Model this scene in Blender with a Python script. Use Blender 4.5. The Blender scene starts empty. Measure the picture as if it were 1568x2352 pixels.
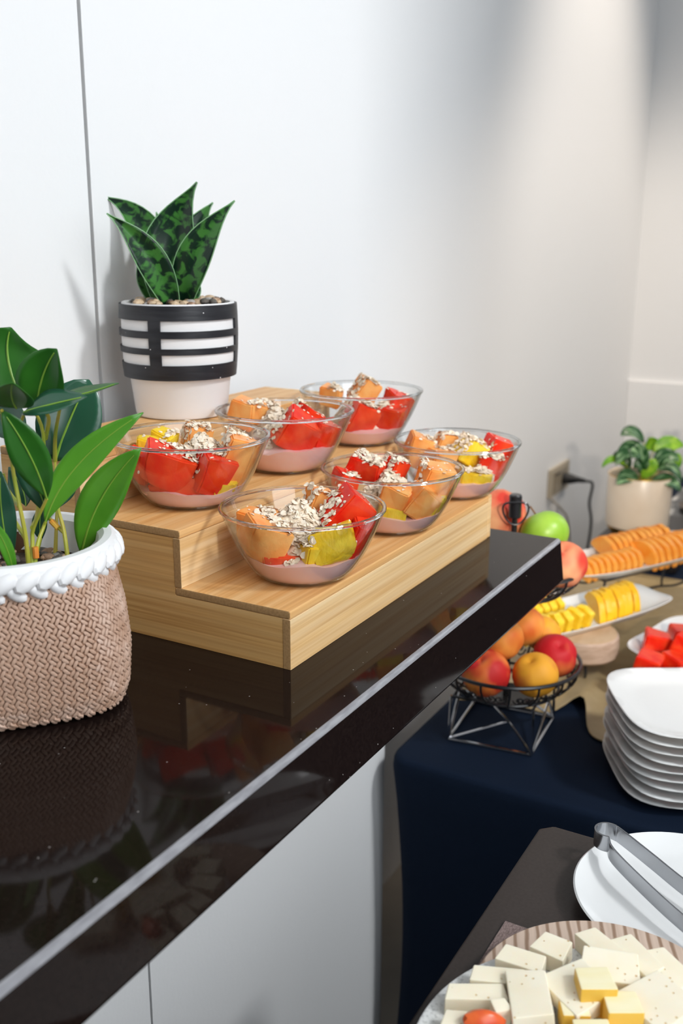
import bpy, bmesh, math, random
from mathutils import Vector, Matrix, noise
from mathutils.bvhtree import BVHTree
random.seed(7)
scn = bpy.context.scene
COL = scn.collection
pi = math.pi

# ---------------------------------------------------------------- camera
cd = bpy.data.cameras.new('camera'); cam = bpy.data.objects.new('camera', cd); COL.objects.link(cam)
cyw, syw = math.cos(math.radians(29.4227)), math.sin(math.radians(29.4227))
cp, sp = math.cos(math.radians(15.3347)), math.sin(math.radians(15.3347))
F_ = Vector((cp*cyw, cp*syw, -sp)); R_ = Vector((syw, -cyw, 0)); U_ = R_.cross(F_)
rl = math.radians(0.2177)
R2 = R_*math.cos(rl)+U_*math.sin(rl); U2 = U_*math.cos(rl)-R_*math.sin(rl)
CAM = Vector((-0.732, -0.466, 0.390))
M = Matrix.Identity(4)
for i in range(3):
    M[i][0] = R2[i]; M[i][1] = U2[i]; M[i][2] = -F_[i]; M[i][3] = CAM[i]
cam.matrix_world = M
cd.sensor_fit = 'VERTICAL'; cd.sensor_height = 36.0; cd.lens = 2331.65/2352*36.0
cd.clip_start = 0.02
cd.dof.use_dof = True; cd.dof.focus_distance = 0.98; cd.dof.aperture_fstop = 5.6
scn.camera = cam

# ---------------------------------------------------------------- world, lights, exposure
wd = bpy.data.worlds.new('world'); scn.world = wd; wd.use_nodes = True
wd.node_tree.nodes['Background'].inputs[0].default_value = (0.80, 0.90, 1.0, 1)
wd.node_tree.nodes['Background'].inputs[1].default_value = 0.9
scn.view_settings.view_transform = 'Standard'; scn.view_settings.look = 'None'
scn.view_settings.exposure = 0.0; scn.view_settings.gamma = 1.0; scn.view_settings.use_curve_mapping = False
scn.cycles.transparent_max_bounces = 24
def area(name, loc, aim, sx, sy, power, col, spread=180):
    l = bpy.data.lights.new(name, 'AREA'); l.shape = 'RECTANGLE'; l.size = sx; l.size_y = sy
    l.energy = power; l.color = col; l.spread = math.radians(spread)
    o = bpy.data.objects.new(name, l); COL.objects.link(o); o.location = loc
    o.rotation_euler = (Vector(aim)-Vector(loc)).to_track_quat('-Z', 'Y').to_euler()
    return o
def spot(name, loc, aim, power, col, ang, blend, rad):
    l = bpy.data.lights.new(name, 'SPOT'); l.energy = power; l.color = col
    l.spot_size = math.radians(ang); l.spot_blend = blend; l.shadow_soft_size = rad
    o = bpy.data.objects.new(name, l); COL.objects.link(o); o.location = loc
    o.rotation_euler = (Vector(aim)-Vector(loc)).to_track_quat('-Z', 'Y').to_euler()
    return o
area('daylight', (0.15, -3.3, 3.2), (0.95, 0.42, 0.40), 0.55, 0.55, 18, (0.95, 0.98, 1.0), 64)
area('window_sky', (-0.80, -1.62, 0.95), (-0.2, 0.4, -0.1), 1.2, 1.5, 24, (0.93, 0.97, 1.0))
area('back_window', (3.02, -1.12, 1.20), (0.2, 0.0, 0.0), 0.7, 1.3, 5, (0.90, 0.95, 1.0))
spot('track_light', (-1.55, -1.50, 0.88), (2.40, 0.34, -0.18), 215, (1.0, 0.87, 0.73), 28, 0.6, 0.05)
spot('downlight', (2.15, -0.45, 2.45), (2.28, 0.30, 0.0), 190, (1.0, 0.88, 0.75), 50, 0.8, 0.06)

# ---------------------------------------------------------------- helpers
MATS = {}
def mat(name, col, rough=0.5, metal=0.0, col2=None, scale=(20, 20, 20), det=3.0, lo=0.35, hi=0.65, bump=0.0, bscale=None,
        sss=0.0, sssr=0.01, spec=0.5, coat=0.0, coords='Object', dist=0.0, trans=0.0, ior=1.45):
    m = bpy.data.materials.new(name); m.use_nodes = True; nt = m.node_tree; b = nt.nodes['Principled BSDF']
    b.inputs['Base Color'].default_value = (*col, 1); b.inputs['Roughness'].default_value = rough
    b.inputs['Metallic'].default_value = metal; b.inputs['Specular IOR Level'].default_value = spec
    b.inputs['Coat Weight'].default_value = coat; b.inputs['IOR'].default_value = ior
    b.inputs['Transmission Weight'].default_value = trans
    if sss:
        b.inputs['Subsurface Weight'].default_value = sss; b.inputs['Subsurface Radius'].default_value = (1, .5, .3)
        b.inputs['Subsurface Scale'].default_value = sssr
    if col2 is not None or bump:
        tc = nt.nodes.new('ShaderNodeTexCoord'); mp = nt.nodes.new('ShaderNodeMapping')
        mp.inputs['Scale'].default_value = scale
        nt.links.new(tc.outputs[coords], mp.inputs['Vector'])
        nz = nt.nodes.new('ShaderNodeTexNoise'); nz.inputs['Scale'].default_value = 1.0
        nz.inputs['Detail'].default_value = det; nz.inputs['Distortion'].default_value = dist
        nt.links.new(mp.outputs[0], nz.inputs['Vector'])
        if col2 is not None:
            r = nt.nodes.new('ShaderNodeValToRGB')
            r.color_ramp.elements[0].position = lo; r.color_ramp.elements[1].position = hi
            r.color_ramp.elements[0].color = (*col, 1); r.color_ramp.elements[1].color = (*col2, 1)
            nt.links.new(nz.outputs['Fac'], r.inputs[0]); nt.links.new(r.outputs[0], b.inputs['Base Color'])
        if bump:
            src = nz
            if bscale:
                mp2 = nt.nodes.new('ShaderNodeMapping'); mp2.inputs['Scale'].default_value = bscale
                nt.links.new(tc.outputs[coords], mp2.inputs['Vector'])
                src = nt.nodes.new('ShaderNodeTexNoise'); src.inputs['Scale'].default_value = 1.0
                src.inputs['Detail'].default_value = 3; nt.links.new(mp2.outputs[0], src.inputs['Vector'])
            bn = nt.nodes.new('ShaderNodeBump'); bn.inputs['Strength'].default_value = bump
            bn.inputs['Distance'].default_value = 0.002
            nt.links.new(src.outputs['Fac'], bn.inputs['Height']); nt.links.new(bn.outputs[0], b.inputs['Normal'])
    MATS[name] = m
    return m
def nodes(m): return m.node_tree.nodes, m.node_tree.links, m.node_tree.nodes['Principled BSDF']

class G:
    "collects vertices and faces of one mesh"
    def __init__(s): s.v = []; s.f = []; s.mi = []
    def add(s, vs, fs, mi=0):
        k = len(s.v); s.v += [tuple(v) for v in vs]; s.f += [tuple(i+k for i in f) for f in fs]; s.mi += [mi]*len(fs); return s
    def box(s, x0, x1, y0, y1, z0, z1, mi=0):
        return s.add([(x, y, z) for z in (z0, z1) for y in (y0, y1) for x in (x0, x1)],
                     [(0, 2, 3, 1), (4, 5, 7, 6), (0, 1, 5, 4), (2, 6, 7, 3), (0, 4, 6, 2), (1, 3, 7, 5)], mi)
    def lathe(s, prof, seg=48, mi=0, sq=None, c=(0, 0), cap0=True, cap1=True, flip=False):
        "prof: list of (r, z); sq(i) gives a superellipse exponent for ring i"
        k = []
        vs = []; fs = []
        for i, (r, z) in enumerate(prof):
            for j in range(seg):
                a = 2*pi*j/seg; x, y = math.cos(a), math.sin(a); q = r
                if sq:
                    n, rot = sq(i); x2, y2 = math.cos(a-rot), math.sin(a-rot)
                    q = r/((abs(x2)**n+abs(y2)**n)**(1.0/n))
                vs.append((c[0]+q*x, c[1]+q*y, z))
        for i in range(len(prof)-1):
            for j in range(seg):
                a, b = i*seg+j, i*seg+(j+1) % seg
                f = (a, b, b+seg, a+seg); fs.append(f[::-1] if flip else f)
        if cap0: fs.append(tuple(range(seg))[::-1])
        if cap1: fs.append(tuple(range((len(prof)-1)*seg, len(prof)*seg)))
        return s.add(vs, fs, mi)
    def tube(s, pts, rad, seg=8, mi=0, closed=False, caps=True):
        pts = [Vector(p) for p in pts]; n = len(pts)
        rad = rad if isinstance(rad, (list, tuple)) else [rad]*n
        vs = []; fs = []; up = None
        for i, p in enumerate(pts):
            if closed: t = (pts[(i+1) % n]-pts[i-1])
            else: t = (pts[min(i+1, n-1)]-pts[max(i-1, 0)])
            t.normalize()
            if up is None: up = t.orthogonal().normalized()
            up = (up-t*up.dot(t))
            if up.length < 1e-6: up = t.orthogonal()
            up.normalize(); w = t.cross(up)
            for j in range(seg):
                a = 2*pi*j/seg; vs.append(p+(up*math.cos(a)+w*math.sin(a))*rad[i])
        m = n if closed else n-1
        for i in range(m):
            for j in range(seg):
                a, b = i*seg+j, i*seg+(j+1) % seg; c, d = ((i+1) % n)*seg+(j+1) % seg, ((i+1) % n)*seg+j
                fs.append((a, b, c, d))
        if caps and not closed:
            fs.append(tuple(range(seg))[::-1]); fs.append(tuple(range((n-1)*seg, n*seg)))
        return s.add(vs, fs, mi)
    def ball(s, c, rx, ry=None, rz=None, seg=10, rings=6, rot=None, mi=0, wob=0.0):
        ry = ry or rx; rz = rz or rx; vs = []; fs = []; rot = rot or Matrix.Identity(3); c = Vector(c)
        sd = random.random()*50
        def P(x, y, z):
            k = 1+wob*noise.noise(Vector((x*1.3+sd, y*1.3, z*1.3)))
            return c+rot @ Vector((x*rx*k, y*ry*k, z*rz*k))
        vs.append(P(0, 0, -1))
        for i in range(1, rings):
            t = -pi/2+pi*i/rings
            for j in range(seg):
                a = 2*pi*j/seg; vs.append(P(math.cos(t)*math.cos(a), math.cos(t)*math.sin(a), math.sin(t)))
        vs.append(P(0, 0, 1)); L = len(vs)-1
        for j in range(seg):
            fs.append((0, 1+(j+1) % seg, 1+j)); k = 1+(rings-2)*seg; fs.append((L, k+j, k+(j+1) % seg))
        for i in range(rings-2):
            for j in range(seg):
                a, b = 1+i*seg+j, 1+i*seg+(j+1) % seg; fs.append((a, b, b+seg, a+seg))
        return s.add(vs, fs, mi)
    def prism(s, poly, z0, z1, mi=0):
        n = len(poly)
        return s.add([(x, y, z0) for x, y in poly]+[(x, y, z1) for x, y in poly],
                     [tuple(range(n))[::-1], tuple(range(n, 2*n))]+[(i, (i+1) % n, n+(i+1) % n, n+i) for i in range(n)], mi)
    def mesh(s, name, mats, smooth=True, bevel=0, bseg=2, ang=35):
        me = bpy.data.meshes.new(name); me.from_pydata(s.v, [], s.f)
        for m in (mats if isinstance(mats, (list, tuple)) else [mats]): me.materials.append(m)
        me.polygons.foreach_set('material_index', s.mi)
        bm = bmesh.new(); bm.from_mesh(me)
        bmesh.ops.recalc_face_normals(bm, faces=bm.faces)
        if bevel:
            es = [e for e in bm.edges if len(e.link_faces) == 2 and e.calc_face_angle(0) > math.radians(ang)]
            bmesh.ops.bevel(bm, geom=es, offset=bevel, segments=bseg, affect='EDGES', profile=0.5, clamp_overlap=True)
        bm.to_mesh(me); bm.free()
        if smooth:
            me.polygons.foreach_set('use_smooth', [True]*len(me.polygons))
            try: me.set_sharp_from_angle(angle=math.radians(ang))
            except Exception: pass
        me.update(); return me
    def obj(s, name, mats, parent=None, **k):
        o = bpy.data.objects.new(name, s.mesh(name, mats, **k)); COL.objects.link(o)
        if parent: o.parent = parent
        if k.get('bevel') and k.get('smooth', True):
            w = o.modifiers.new('even_normals', 'WEIGHTED_NORMAL'); w.weight = 100; w.keep_sharp = True
        return o
def inst(name, me, parent, mtx=None):
    o = bpy.data.objects.new(name, me); COL.objects.link(o)
    if parent: o.parent = parent
    if mtx is not None: o.matrix_local = mtx
    return o
def tag(o, label, cat=None, group=None):
    o['label'] = label
    if cat: o['category'] = cat
    if group: o['group'] = group
    return o
def thing(name, label, cat, loc=(0, 0, 0), rz=0.0, group=None):
    o = bpy.data.objects.new(name, None); COL.objects.link(o); o.location = loc; o.rotation_euler = (0, 0, rz)
    o.empty_display_size = 0.02
    return tag(o, label, cat, group)
def structure(o): o['kind'] = 'structure'; return o
def stuff(o): o['kind'] = 'stuff'; return o
def bez(a, b, c, n):
    "curve through a, b (at the middle), c"
    a, b, c = Vector(a), Vector(b), Vector(c); k = 2*b-(a+c)/2
    return [(1-t)**2*a+2*t*(1-t)*k+t*t*c for t in [i/n for i in range(n+1)]]
def smooth_path(pts, n=6):
    P = [Vector(p) for p in pts]; P = [2*P[0]-P[1]]+P+[2*P[-1]-P[-2]]; out = []
    for i in range(1, len(P)-2):
        for k in range(n):
            t = k/n; a, b, c, d = P[i-1:i+3]
            out.append(0.5*((2*b)+(c-a)*t+(2*a-5*b+4*c-d)*t*t+(3*b-a-3*c+d)*t**3))
    out.append(P[-2]); return out

# ---------------------------------------------------------------- materials
wall_m = mat('wall_paint', (0.80, 0.80, 0.80), 0.55, bump=0.12, scale=(160, 160, 160), spec=0.3)
groove_m = mat('groove', (0.30, 0.25, 0.20), 0.8, col2=(0.42, 0.36, 0.28), scale=(8, 8, 8))
floor_m = mat('floor_tile', (0.16, 0.14, 0.12), 0.4, col2=(0.2, 0.18, 0.15), scale=(6, 6, 6))
stone_m = mat('brown_quartz', (0.0085, 0.0048, 0.0040), 0.06, col2=(0.0125, 0.0075, 0.0062), scale=(300, 300, 300), spec=0.13)
def specks(m, scale, thr, col):
    n, l, b = nodes(m)
    tc = n.new('ShaderNodeTexCoord'); v = n.new('ShaderNodeTexVoronoi'); v.inputs['Scale'].default_value = scale
    l.new(tc.outputs['Object'], v.inputs['Vector'])
    lt = n.new('ShaderNodeMath'); lt.operation = 'LESS_THAN'; lt.inputs[1].default_value = thr
    l.new(v.outputs['Distance'], lt.inputs[0])
    sep = n.new('ShaderNodeSeparateColor'); l.new(v.outputs['Color'], sep.inputs[0])
    g = n.new('ShaderNodeMath'); g.operation = 'GREATER_THAN'; g.inputs[1].default_value = 0.72; l.new(sep.outputs[0], g.inputs[0])
    mu = n.new('ShaderNodeMath'); mu.operation = 'MULTIPLY'; l.new(lt.outputs[0], mu.inputs[0]); l.new(g.outputs[0], mu.inputs[1])
    mx = n.new('ShaderNodeMix'); mx.data_type = 'RGBA'; mx.inputs[7].default_value = (*col, 1)
    src = b.inputs['Base Color'].links[0].from_socket if b.inputs['Base Color'].links else None
    if src: l.new(src, mx.inputs[6])
    else: mx.inputs[6].default_value = b.inputs['Base Color'].default_value
    l.new(mu.outputs[0], mx.inputs[0]); l.new(mx.outputs[2], b.inputs['Base Color'])
edge_highlight_m = mat('painted_edge_highlight', (0.21, 0.205, 0.22), 0.3, col2=(0.30, 0.295, 0.31), scale=(60, 300, 300), spec=0.8)  # bright highlight along the counter edge, painted in as a pale base colour
slab_m = mat('honed_brown_stone', (0.040, 0.030, 0.026), 0.28, col2=(0.048, 0.037, 0.032), scale=(300, 300, 300), spec=0.4)
specks(stone_m, 95, 0.055, (0.35, 0.32, 0.30))
def bamboo(name, sc, c1, c2, c3):
    m = mat(name, c1, 0.42, col2=c2, scale=sc, det=4, lo=0.3, hi=0.7, spec=0.4)
    n, l, b = nodes(m)
    tc = n.new('ShaderNodeTexCoord'); mp = n.new('ShaderNodeMapping'); mp.inputs['Scale'].default_value = tuple(v*0.22 for v in sc)
    l.new(tc.outputs['Object'], mp.inputs['Vector'])
    nz = n.new('ShaderNodeTexNoise'); nz.inputs['Scale'].default_value = 1; nz.inputs['Detail'].default_value = 2
    l.new(mp.outputs[0], nz.inputs['Vector'])
    r = n.new('ShaderNodeValToRGB'); r.color_ramp.elements[0].position = 0.42; r.color_ramp.elements[1].position = 0.68
    l.new(nz.outputs['Fac'], r.inputs[0])
    mx = n.new('ShaderNodeMix'); mx.data_type = 'RGBA'; mx.inputs[7].default_value = (*c3, 1)
    l.new(b.inputs['Base Color'].links[0].from_socket, mx.inputs[6])
    ml = n.new('ShaderNodeMath'); ml.operation = 'MULTIPLY'; ml.inputs[1].default_value = 0.65; l.new(r.outputs[0], ml.inputs[0])
    l.new(ml.outputs[0], mx.inputs[0]); l.new(mx.outputs[2], b.inputs['Base Color'])
    return m
bam_x = bamboo('bamboo_long', (4, 330, 330), (0.80, 0.53, 0.25), (0.58, 0.31, 0.11), (0.88, 0.70, 0.44))
bam_y = bamboo('bamboo_side', (330, 4, 330), (0.70, 0.41, 0.15), (0.48, 0.24, 0.07), (0.76, 0.50, 0.22))
bam_t = bamboo('bamboo_tread', (4, 330, 330), (0.76, 0.43, 0.165), (0.60, 0.29, 0.09), (0.82, 0.55, 0.27))
bam_e = mat('bamboo_end_grain', (0.44, 0.26, 0.11), 0.6, col2=(0.35, 0.20, 0.08), scale=(400, 400, 400))
# thin clear glass: light passes, Fresnel reflection on top
def thin_glass(name):
    m = bpy.data.materials.new(name); m.use_nodes = True; n, l = m.node_tree.nodes, m.node_tree.links
    n.remove(n['Principled BSDF']); out = n['Material Output']
    tr = n.new('ShaderNodeBsdfTransparent'); gl = n.new('ShaderNodeBsdfGlossy'); gl.inputs['Roughness'].default_value = 0.02
    gl.inputs['Color'].default_value = (1, 1, 1, 1)
    lw = n.new('ShaderNodeLayerWeight'); lw.inputs['Blend'].default_value = 0.5
    pw = n.new('ShaderNodeMath'); pw.operation = 'POWER'; pw.inputs[1].default_value = 3.0; l.new(lw.outputs['Facing'], pw.inputs[0])
    cr = n.new('ShaderNodeValToRGB'); cr.color_ramp.elements[0].color = (0.99, 0.992, 0.99, 1); cr.color_ramp.elements[1].color = (0.52, 0.52, 0.50, 1)
    l.new(pw.outputs[0], cr.inputs[0]); l.new(cr.outputs[0], tr.inputs['Color'])
    p5 = n.new('ShaderNodeMath'); p5.operation = 'POWER'; p5.inputs[1].default_value = 5.0; l.new(lw.outputs['Facing'], p5.inputs[0])
    fr = n.new('ShaderNodeMath'); fr.operation = 'MULTIPLY_ADD'; fr.inputs[1].default_value = 0.9; fr.inputs[2].default_value = 0.03; l.new(p5.outputs[0], fr.inputs[0])
    mx = n.new('ShaderNodeMixShader'); l.new(fr.outputs[0], mx.inputs[0]); l.new(tr.outputs[0], mx.inputs[1]); l.new(gl.outputs[0], mx.inputs[2])
    l.new(mx.outputs[0], out.inputs['Surface']); return m
glass_m = thin_glass('clear_glass')
rim_m = mat('glass_rim', (0.93, 0.95, 0.95), 0.02, trans=1.0, ior=1.5)
yog_m = mat('pink_yogurt', (0.92, 0.58, 0.54), 0.35, sss=0.3, sssr=0.006, col2=(0.92, 0.62, 0.60), scale=(60, 60, 60))
pap_m = mat('papaya_flesh', (0.78, 0.020, 0.006), 0.25, sss=0.25, sssr=0.006, col2=(0.86, 0.085, 0.02), scale=(45, 45, 45), lo=0.4, hi=0.75, bump=0.25, bscale=(130, 130, 130))
can_m = mat('cantaloupe_flesh', (0.90, 0.28, 0.045), 0.28, sss=0.2, sssr=0.006, col2=(0.93, 0.47, 0.15), scale=(40, 40, 40), bump=0.25, bscale=(150, 150, 150))
pin_m = mat('pineapple_flesh', (0.88, 0.55, 0.012), 0.32, sss=0.2, sssr=0.005, col2=(0.90, 0.66, 0.06), scale=(60, 60, 60), bump=0.5, bscale=(260, 260, 120))
oat_m = mat('rolled_oats', (0.76, 0.61, 0.44), 0.75, col2=(0.90, 0.80, 0.66), scale=(170, 170, 170))
ceram_m = mat('white_ceramic', (0.80, 0.80, 0.79), 0.16, spec=0.5)
pot_w = mat('white_matte_pot', (0.80, 0.78, 0.77), 0.6, bump=0.1, scale=(70, 70, 70))
pot_k = mat('black_paint', (0.010, 0.010, 0.013), 0.42, col2=(0.022, 0.022, 0.026), scale=(20, 20, 160), bump=0.2)
specks(pot_k, 130, 0.09, (0.75, 0.73, 0.72))
peb_ms = [mat('pebble_%s' % n, c, 0.45, col2=c2, scale=(150, 150, 150)) for n, c, c2 in (
    ('tan', (0.42, 0.27, 0.15), (0.60, 0.45, 0.30)), ('brown', (0.22, 0.12, 0.07), (0.36, 0.22, 0.13)),
    ('grey', (0.26, 0.24, 0.22), (0.40, 0.37, 0.34)), ('dark', (0.05, 0.045, 0.04), (0.12, 0.10, 0.08)))]
soil_m = mat('dark_soil', (0.05, 0.03, 0.02), 0.9, col2=(0.10, 0.07, 0.05), scale=(200, 200, 200))
snake_m = mat('snake_leaf', (0.004, 0.022, 0.010), 0.30, col2=(0.045, 0.17, 0.028), scale=(75, 75, 75), det=5, lo=0.46, hi=0.56, dist=0.6, spec=0.45)
snake_e = mat('snake_leaf_edge', (0.22, 0.42, 0.20), 0.4)
leaf_m = mat('glossy_leaf', (0.012, 0.075, 0.008), 0.32, col2=(0.030, 0.150, 0.014), scale=(12, 12, 12), spec=0.45)
leaf_b = mat('leaf_teal_side', (0.012, 0.062, 0.032), 0.26, col2=(0.022, 0.095, 0.05), scale=(12, 12, 12), spec=0.6)
leaf_l = mat('light_leaf', (0.055, 0.22, 0.012), 0.32, col2=(0.095, 0.30, 0.02), scale=(14, 14, 14))
rib_m = mat('leaf_rib', (0.20, 0.36, 0.04), 0.4)
stem_m = mat('plant_stem', (0.32, 0.40, 0.03), 0.45, col2=(0.45, 0.36, 0.05), scale=(50, 50, 25))
node_m = mat('orange_node', (0.75, 0.22, 0.03), 0.5, col2=(0.70, 0.40, 0.06), scale=(60, 60, 60))
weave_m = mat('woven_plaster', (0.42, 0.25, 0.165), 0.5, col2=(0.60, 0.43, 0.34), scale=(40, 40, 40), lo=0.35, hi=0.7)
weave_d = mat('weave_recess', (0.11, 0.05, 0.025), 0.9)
braid_m = mat('braid_plaster', (0.80, 0.79, 0.79), 0.6)
navy_m = mat('navy_cloth', (0.0045, 0.010, 0.024), 0.85, col2=(0.006, 0.0135, 0.031), scale=(900, 900, 900), spec=0.15)
beige_m = mat('beige_runner', (0.42, 0.30, 0.145), 0.42, col2=(0.47, 0.345, 0.18), scale=(30, 30, 30), spec=0.5)
wire_k = mat('black_wire', (0.012, 0.012, 0.014), 0.28, metal=0.0, spec=0.7)
chrome = mat('polished_steel', (0.62, 0.62, 0.64), 0.14, metal=1.0)
steel = mat('brushed_steel', (0.42, 0.43, 0.45), 0.22, metal=1.0)
gold_m = mat('gold_metal', (0.62, 0.34, 0.06), 0.25, metal=1.0)
cheese_m = mat('white_cheese', (0.90, 0.80, 0.60), 0.45, sss=0.2, sssr=0.006, col2=(0.92, 0.84, 0.67), scale=(30, 30, 30))
def holes(m, scale, thr, col):
    n, l, b = nodes(m)
    tc = n.new('ShaderNodeTexCoord'); v = n.new('ShaderNodeTexVoronoi'); v.inputs['Scale'].default_value = scale
    nz = n.new('ShaderNodeTexNoise'); nz.inputs['Scale'].default_value = 120
    l.new(tc.outputs['Object'], v.inputs['Vector'])
    lt = n.new('ShaderNodeValToRGB'); lt.color_ramp.elements[0].position = thr*0.7; lt.color_ramp.elements[1].position = thr
    lt.color_ramp.elements[0].color = (1, 1, 1, 1); lt.color_ramp.elements[1].color = (0, 0, 0, 1)
    l.new(v.outputs['Distance'], lt.inputs[0])
    mx = n.new('ShaderNodeMix'); mx.data_type = 'RGBA'; mx.inputs[7].default_value = (*col, 1)
    l.new(b.inputs['Base Color'].links[0].from_socket, mx.inputs[6]); l.new(lt.outputs[0], mx.inputs[0])
    l.new(mx.outputs[2], b.inputs['Base Color'])
    bn = n.new('ShaderNodeBump'); bn.invert = True; bn.inputs['Strength'].default_value = 0.6; bn.inputs['Distance'].default_value = 0.002
    l.new(lt.outputs[0], bn.inputs['Height']); l.new(bn.outputs[0], b.inputs['Normal'])
holes(cheese_m, 125, 0.13, (0.70, 0.50, 0.24))
ychee_m = mat('yellow_cheese', (0.88, 0.50, 0.05), 0.4, sss=0.15, sssr=0.005, col2=(0.90, 0.58, 0.10), scale=(30, 30, 30))
ychee_t = mat('pale_cheese_top', (0.90, 0.80, 0.48), 0.45, col2=(0.92, 0.84, 0.56), scale=(30, 160, 30))
board_m = mat('pale_wood_board', (0.64, 0.49, 0.39), 0.5, col2=(0.56, 0.42, 0.33), scale=(12, 260, 260), det=4, lo=0.40, hi=0.66)
def banded(m, sc, c2, lo, hi):
    n, l, b = nodes(m)
    tc = n.new('ShaderNodeTexCoord'); mp = n.new('ShaderNodeMapping'); mp.inputs['Scale'].default_value = (.25, 1, 1)
    l.new(tc.outputs['Object'], mp.inputs['Vector'])
    wv = n.new('ShaderNodeTexWave'); wv.wave_type = 'BANDS'; wv.bands_direction = 'Y'; wv.inputs['Scale'].default_value = sc
    wv.inputs['Distortion'].default_value = 2.2; wv.inputs['Detail'].default_value = 4; wv.inputs['Detail Scale'].default_value = 1.6
    l.new(mp.outputs[0], wv.inputs['Vector'])
    r = n.new('ShaderNodeValToRGB'); r.color_ramp.elements[0].position = lo; r.color_ramp.elements[1].position = hi
    l.new(wv.outputs['Fac'], r.inputs[0])
    mx = n.new('ShaderNodeMix'); mx.data_type = 'RGBA'; mx.inputs[7].default_value = (*c2, 1)
    l.new(b.inputs['Base Color'].links[0].from_socket, mx.inputs[6]); l.new(r.outputs[0], mx.inputs[0]); l.new(mx.outputs[2], b.inputs['Base Color'])
banded(board_m, 34, (0.30, 0.19, 0.125), .55, .95)
edge_wood = mat('wood_slice_bark', (0.52, 0.38, 0.29), 0.75, col2=(0.40, 0.28, 0.20), scale=(30, 30, 120), bump=0.4)
top_wood = mat('wood_slice_top', (0.62, 0.44, 0.28), 0.6, col2=(0.54, 0.36, 0.21), scale=(20, 60, 20))
sstone_m = mat('speckled_stoneware', (0.78, 0.78, 0.76), 0.35, col2=(0.55, 0.55, 0.53), scale=(420, 420, 420), lo=0.52, hi=0.66)
matn_m = mat('woven_mat', (0.16, 0.11, 0.10), 0.8, col2=(0.30, 0.22, 0.20), scale=(300, 700, 300))
peach_ms = [mat('peach_skin_%s' % n, a, 0.55, col2=b, scale=(18, 18, 18), det=2, lo=lo, hi=hi, spec=0.3) for n, a, b, lo, hi in (
    ('red', (0.55, 0.020, 0.018), (0.85, 0.28, 0.05), 0.46, 0.66), ('orange', (0.62, 0.13, 0.02), (0.82, 0.33, 0.06), 0.35, 0.6),
    ('gold', (0.80, 0.36, 0.03), (0.60, 0.12, 0.03), 0.52, 0.72), ('crimson', (0.50, 0.012, 0.018), (0.75, 0.20, 0.05), 0.52, 0.74),
    ('apple', (0.62, 0.05, 0.03), (0.88, 0.45, 0.22), 0.40, 0.66))]
green_m = mat('green_apple', (0.22, 0.42, 0.03), 0.35, col2=(0.32, 0.52, 0.06), scale=(20, 20, 20))
brown_m = mat('brown_stalk', (0.16, 0.08, 0.03), 0.7)
cream_m = mat('cream_glaze', (0.70, 0.58, 0.45), 0.30, col2=(0.74, 0.63, 0.50), scale=(15, 15, 15))
grey_pot = mat('grey_ribbed_pot', (0.17, 0.125, 0.10), 0.6, col2=(0.20, 0.155, 0.125), scale=(30, 30, 30))
varieg = mat('striped_leaf', (0.010, 0.065, 0.012), 0.35, col2=(0.30, 0.48, 0.24), scale=(40, 260, 40), det=2, lo=0.5, hi=0.72)
lime_m = mat('lime_leaf', (0.10, 0.30, 0.01), 0.4, col2=(0.30, 0.52, 0.03), scale=(60, 60, 60))
purp_m = mat('purple_petal', (0.35, 0.03, 0.22), 0.5)
dark_box = mat('dark_wood_box', (0.012, 0.010, 0.010), 0.4)
tray_m = mat('marbled_tray', (0.03, 0.03, 0.032), 0.3, col2=(0.6, 0.58, 0.55), scale=(4, 22, 10), det=4, lo=0.48, hi=0.6, dist=1.0)
plate_o = mat('outlet_plastic', (0.42, 0.36, 0.27), 0.45)
plug_m = mat('black_rubber', (0.012, 0.012, 0.012), 0.5)
cable_w = mat('white_cable', (0.62, 0.56, 0.48), 0.5)
cab_m = mat('dark_cabinet', (0.015, 0.014, 0.014), 0.6)

# ---------------------------------------------------------------- structure
WY, XC, ZF, ZC = 0.42, 2.92, -1.02, 2.6
w = bpy.data.objects.new('wall_left', None); COL.objects.link(w); structure(w)
G().box(-2.6, XC+.1, WY+.025, WY+.08, ZF, ZC).obj('backing', groove_m, w)
for a, b in ((-2.6, 0.2225), (0.2280, XC+.05)):
    G().box(a, b, WY, WY+.024, ZF, ZC).obj('panel', wall_m, w, bevel=0.0012)
w = bpy.data.objects.new('wall_lower', None); COL.objects.link(w); structure(w)
G().box(-2.55, 0.49, 0.195, WY-.001, ZF, -0.0605).obj('backing', groove_m, w)
for a, b in ((-2.55, -0.0255), (-0.0225, 0.535)):
    G().box(a, b, 0.17, 0.196, ZF, -0.0605).obj('panel', wall_m, w, bevel=0.001)
structure(G().box(XC, XC+.08, -.75, WY+.08, ZF, ZC).box(XC, XC+.08, -1.6, -1.5, ZF, ZC).box(XC, XC+.08, -1.5, -.75, ZF, .5).box(XC, XC+.08, -1.5, -.75, 1.9, ZC).box(XC-.012, XC, -1.6, WY-.001, ZF, -0.11).obj('wall_back', wall_m))
rw = G()
rw.box(-2.6, -1.45, -1.7, -1.6, ZF, ZC).box(0.63, XC, -1.7, -1.6, ZF, ZC).box(-1.45, 0.63, -1.7, -1.6, ZF, 0.2).box(-1.45, 0.63, -1.7, -1.6, 2.5, ZC)
structure(rw.obj('wall_right', wall_m))
structure(G().box(-2.7, -2.6, -1.7, WY+.08, ZF, ZC).obj('wall_front', wall_m))
structure(G().box(-2.7, XC+.1, -1.75, WY+.1, ZF-.05, ZF).obj('floor', floor_m))
structure(G().box(-2.7, XC+.1, -1.75, WY+.1, ZC, ZC+.05).obj('ceiling', wall_m))

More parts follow.
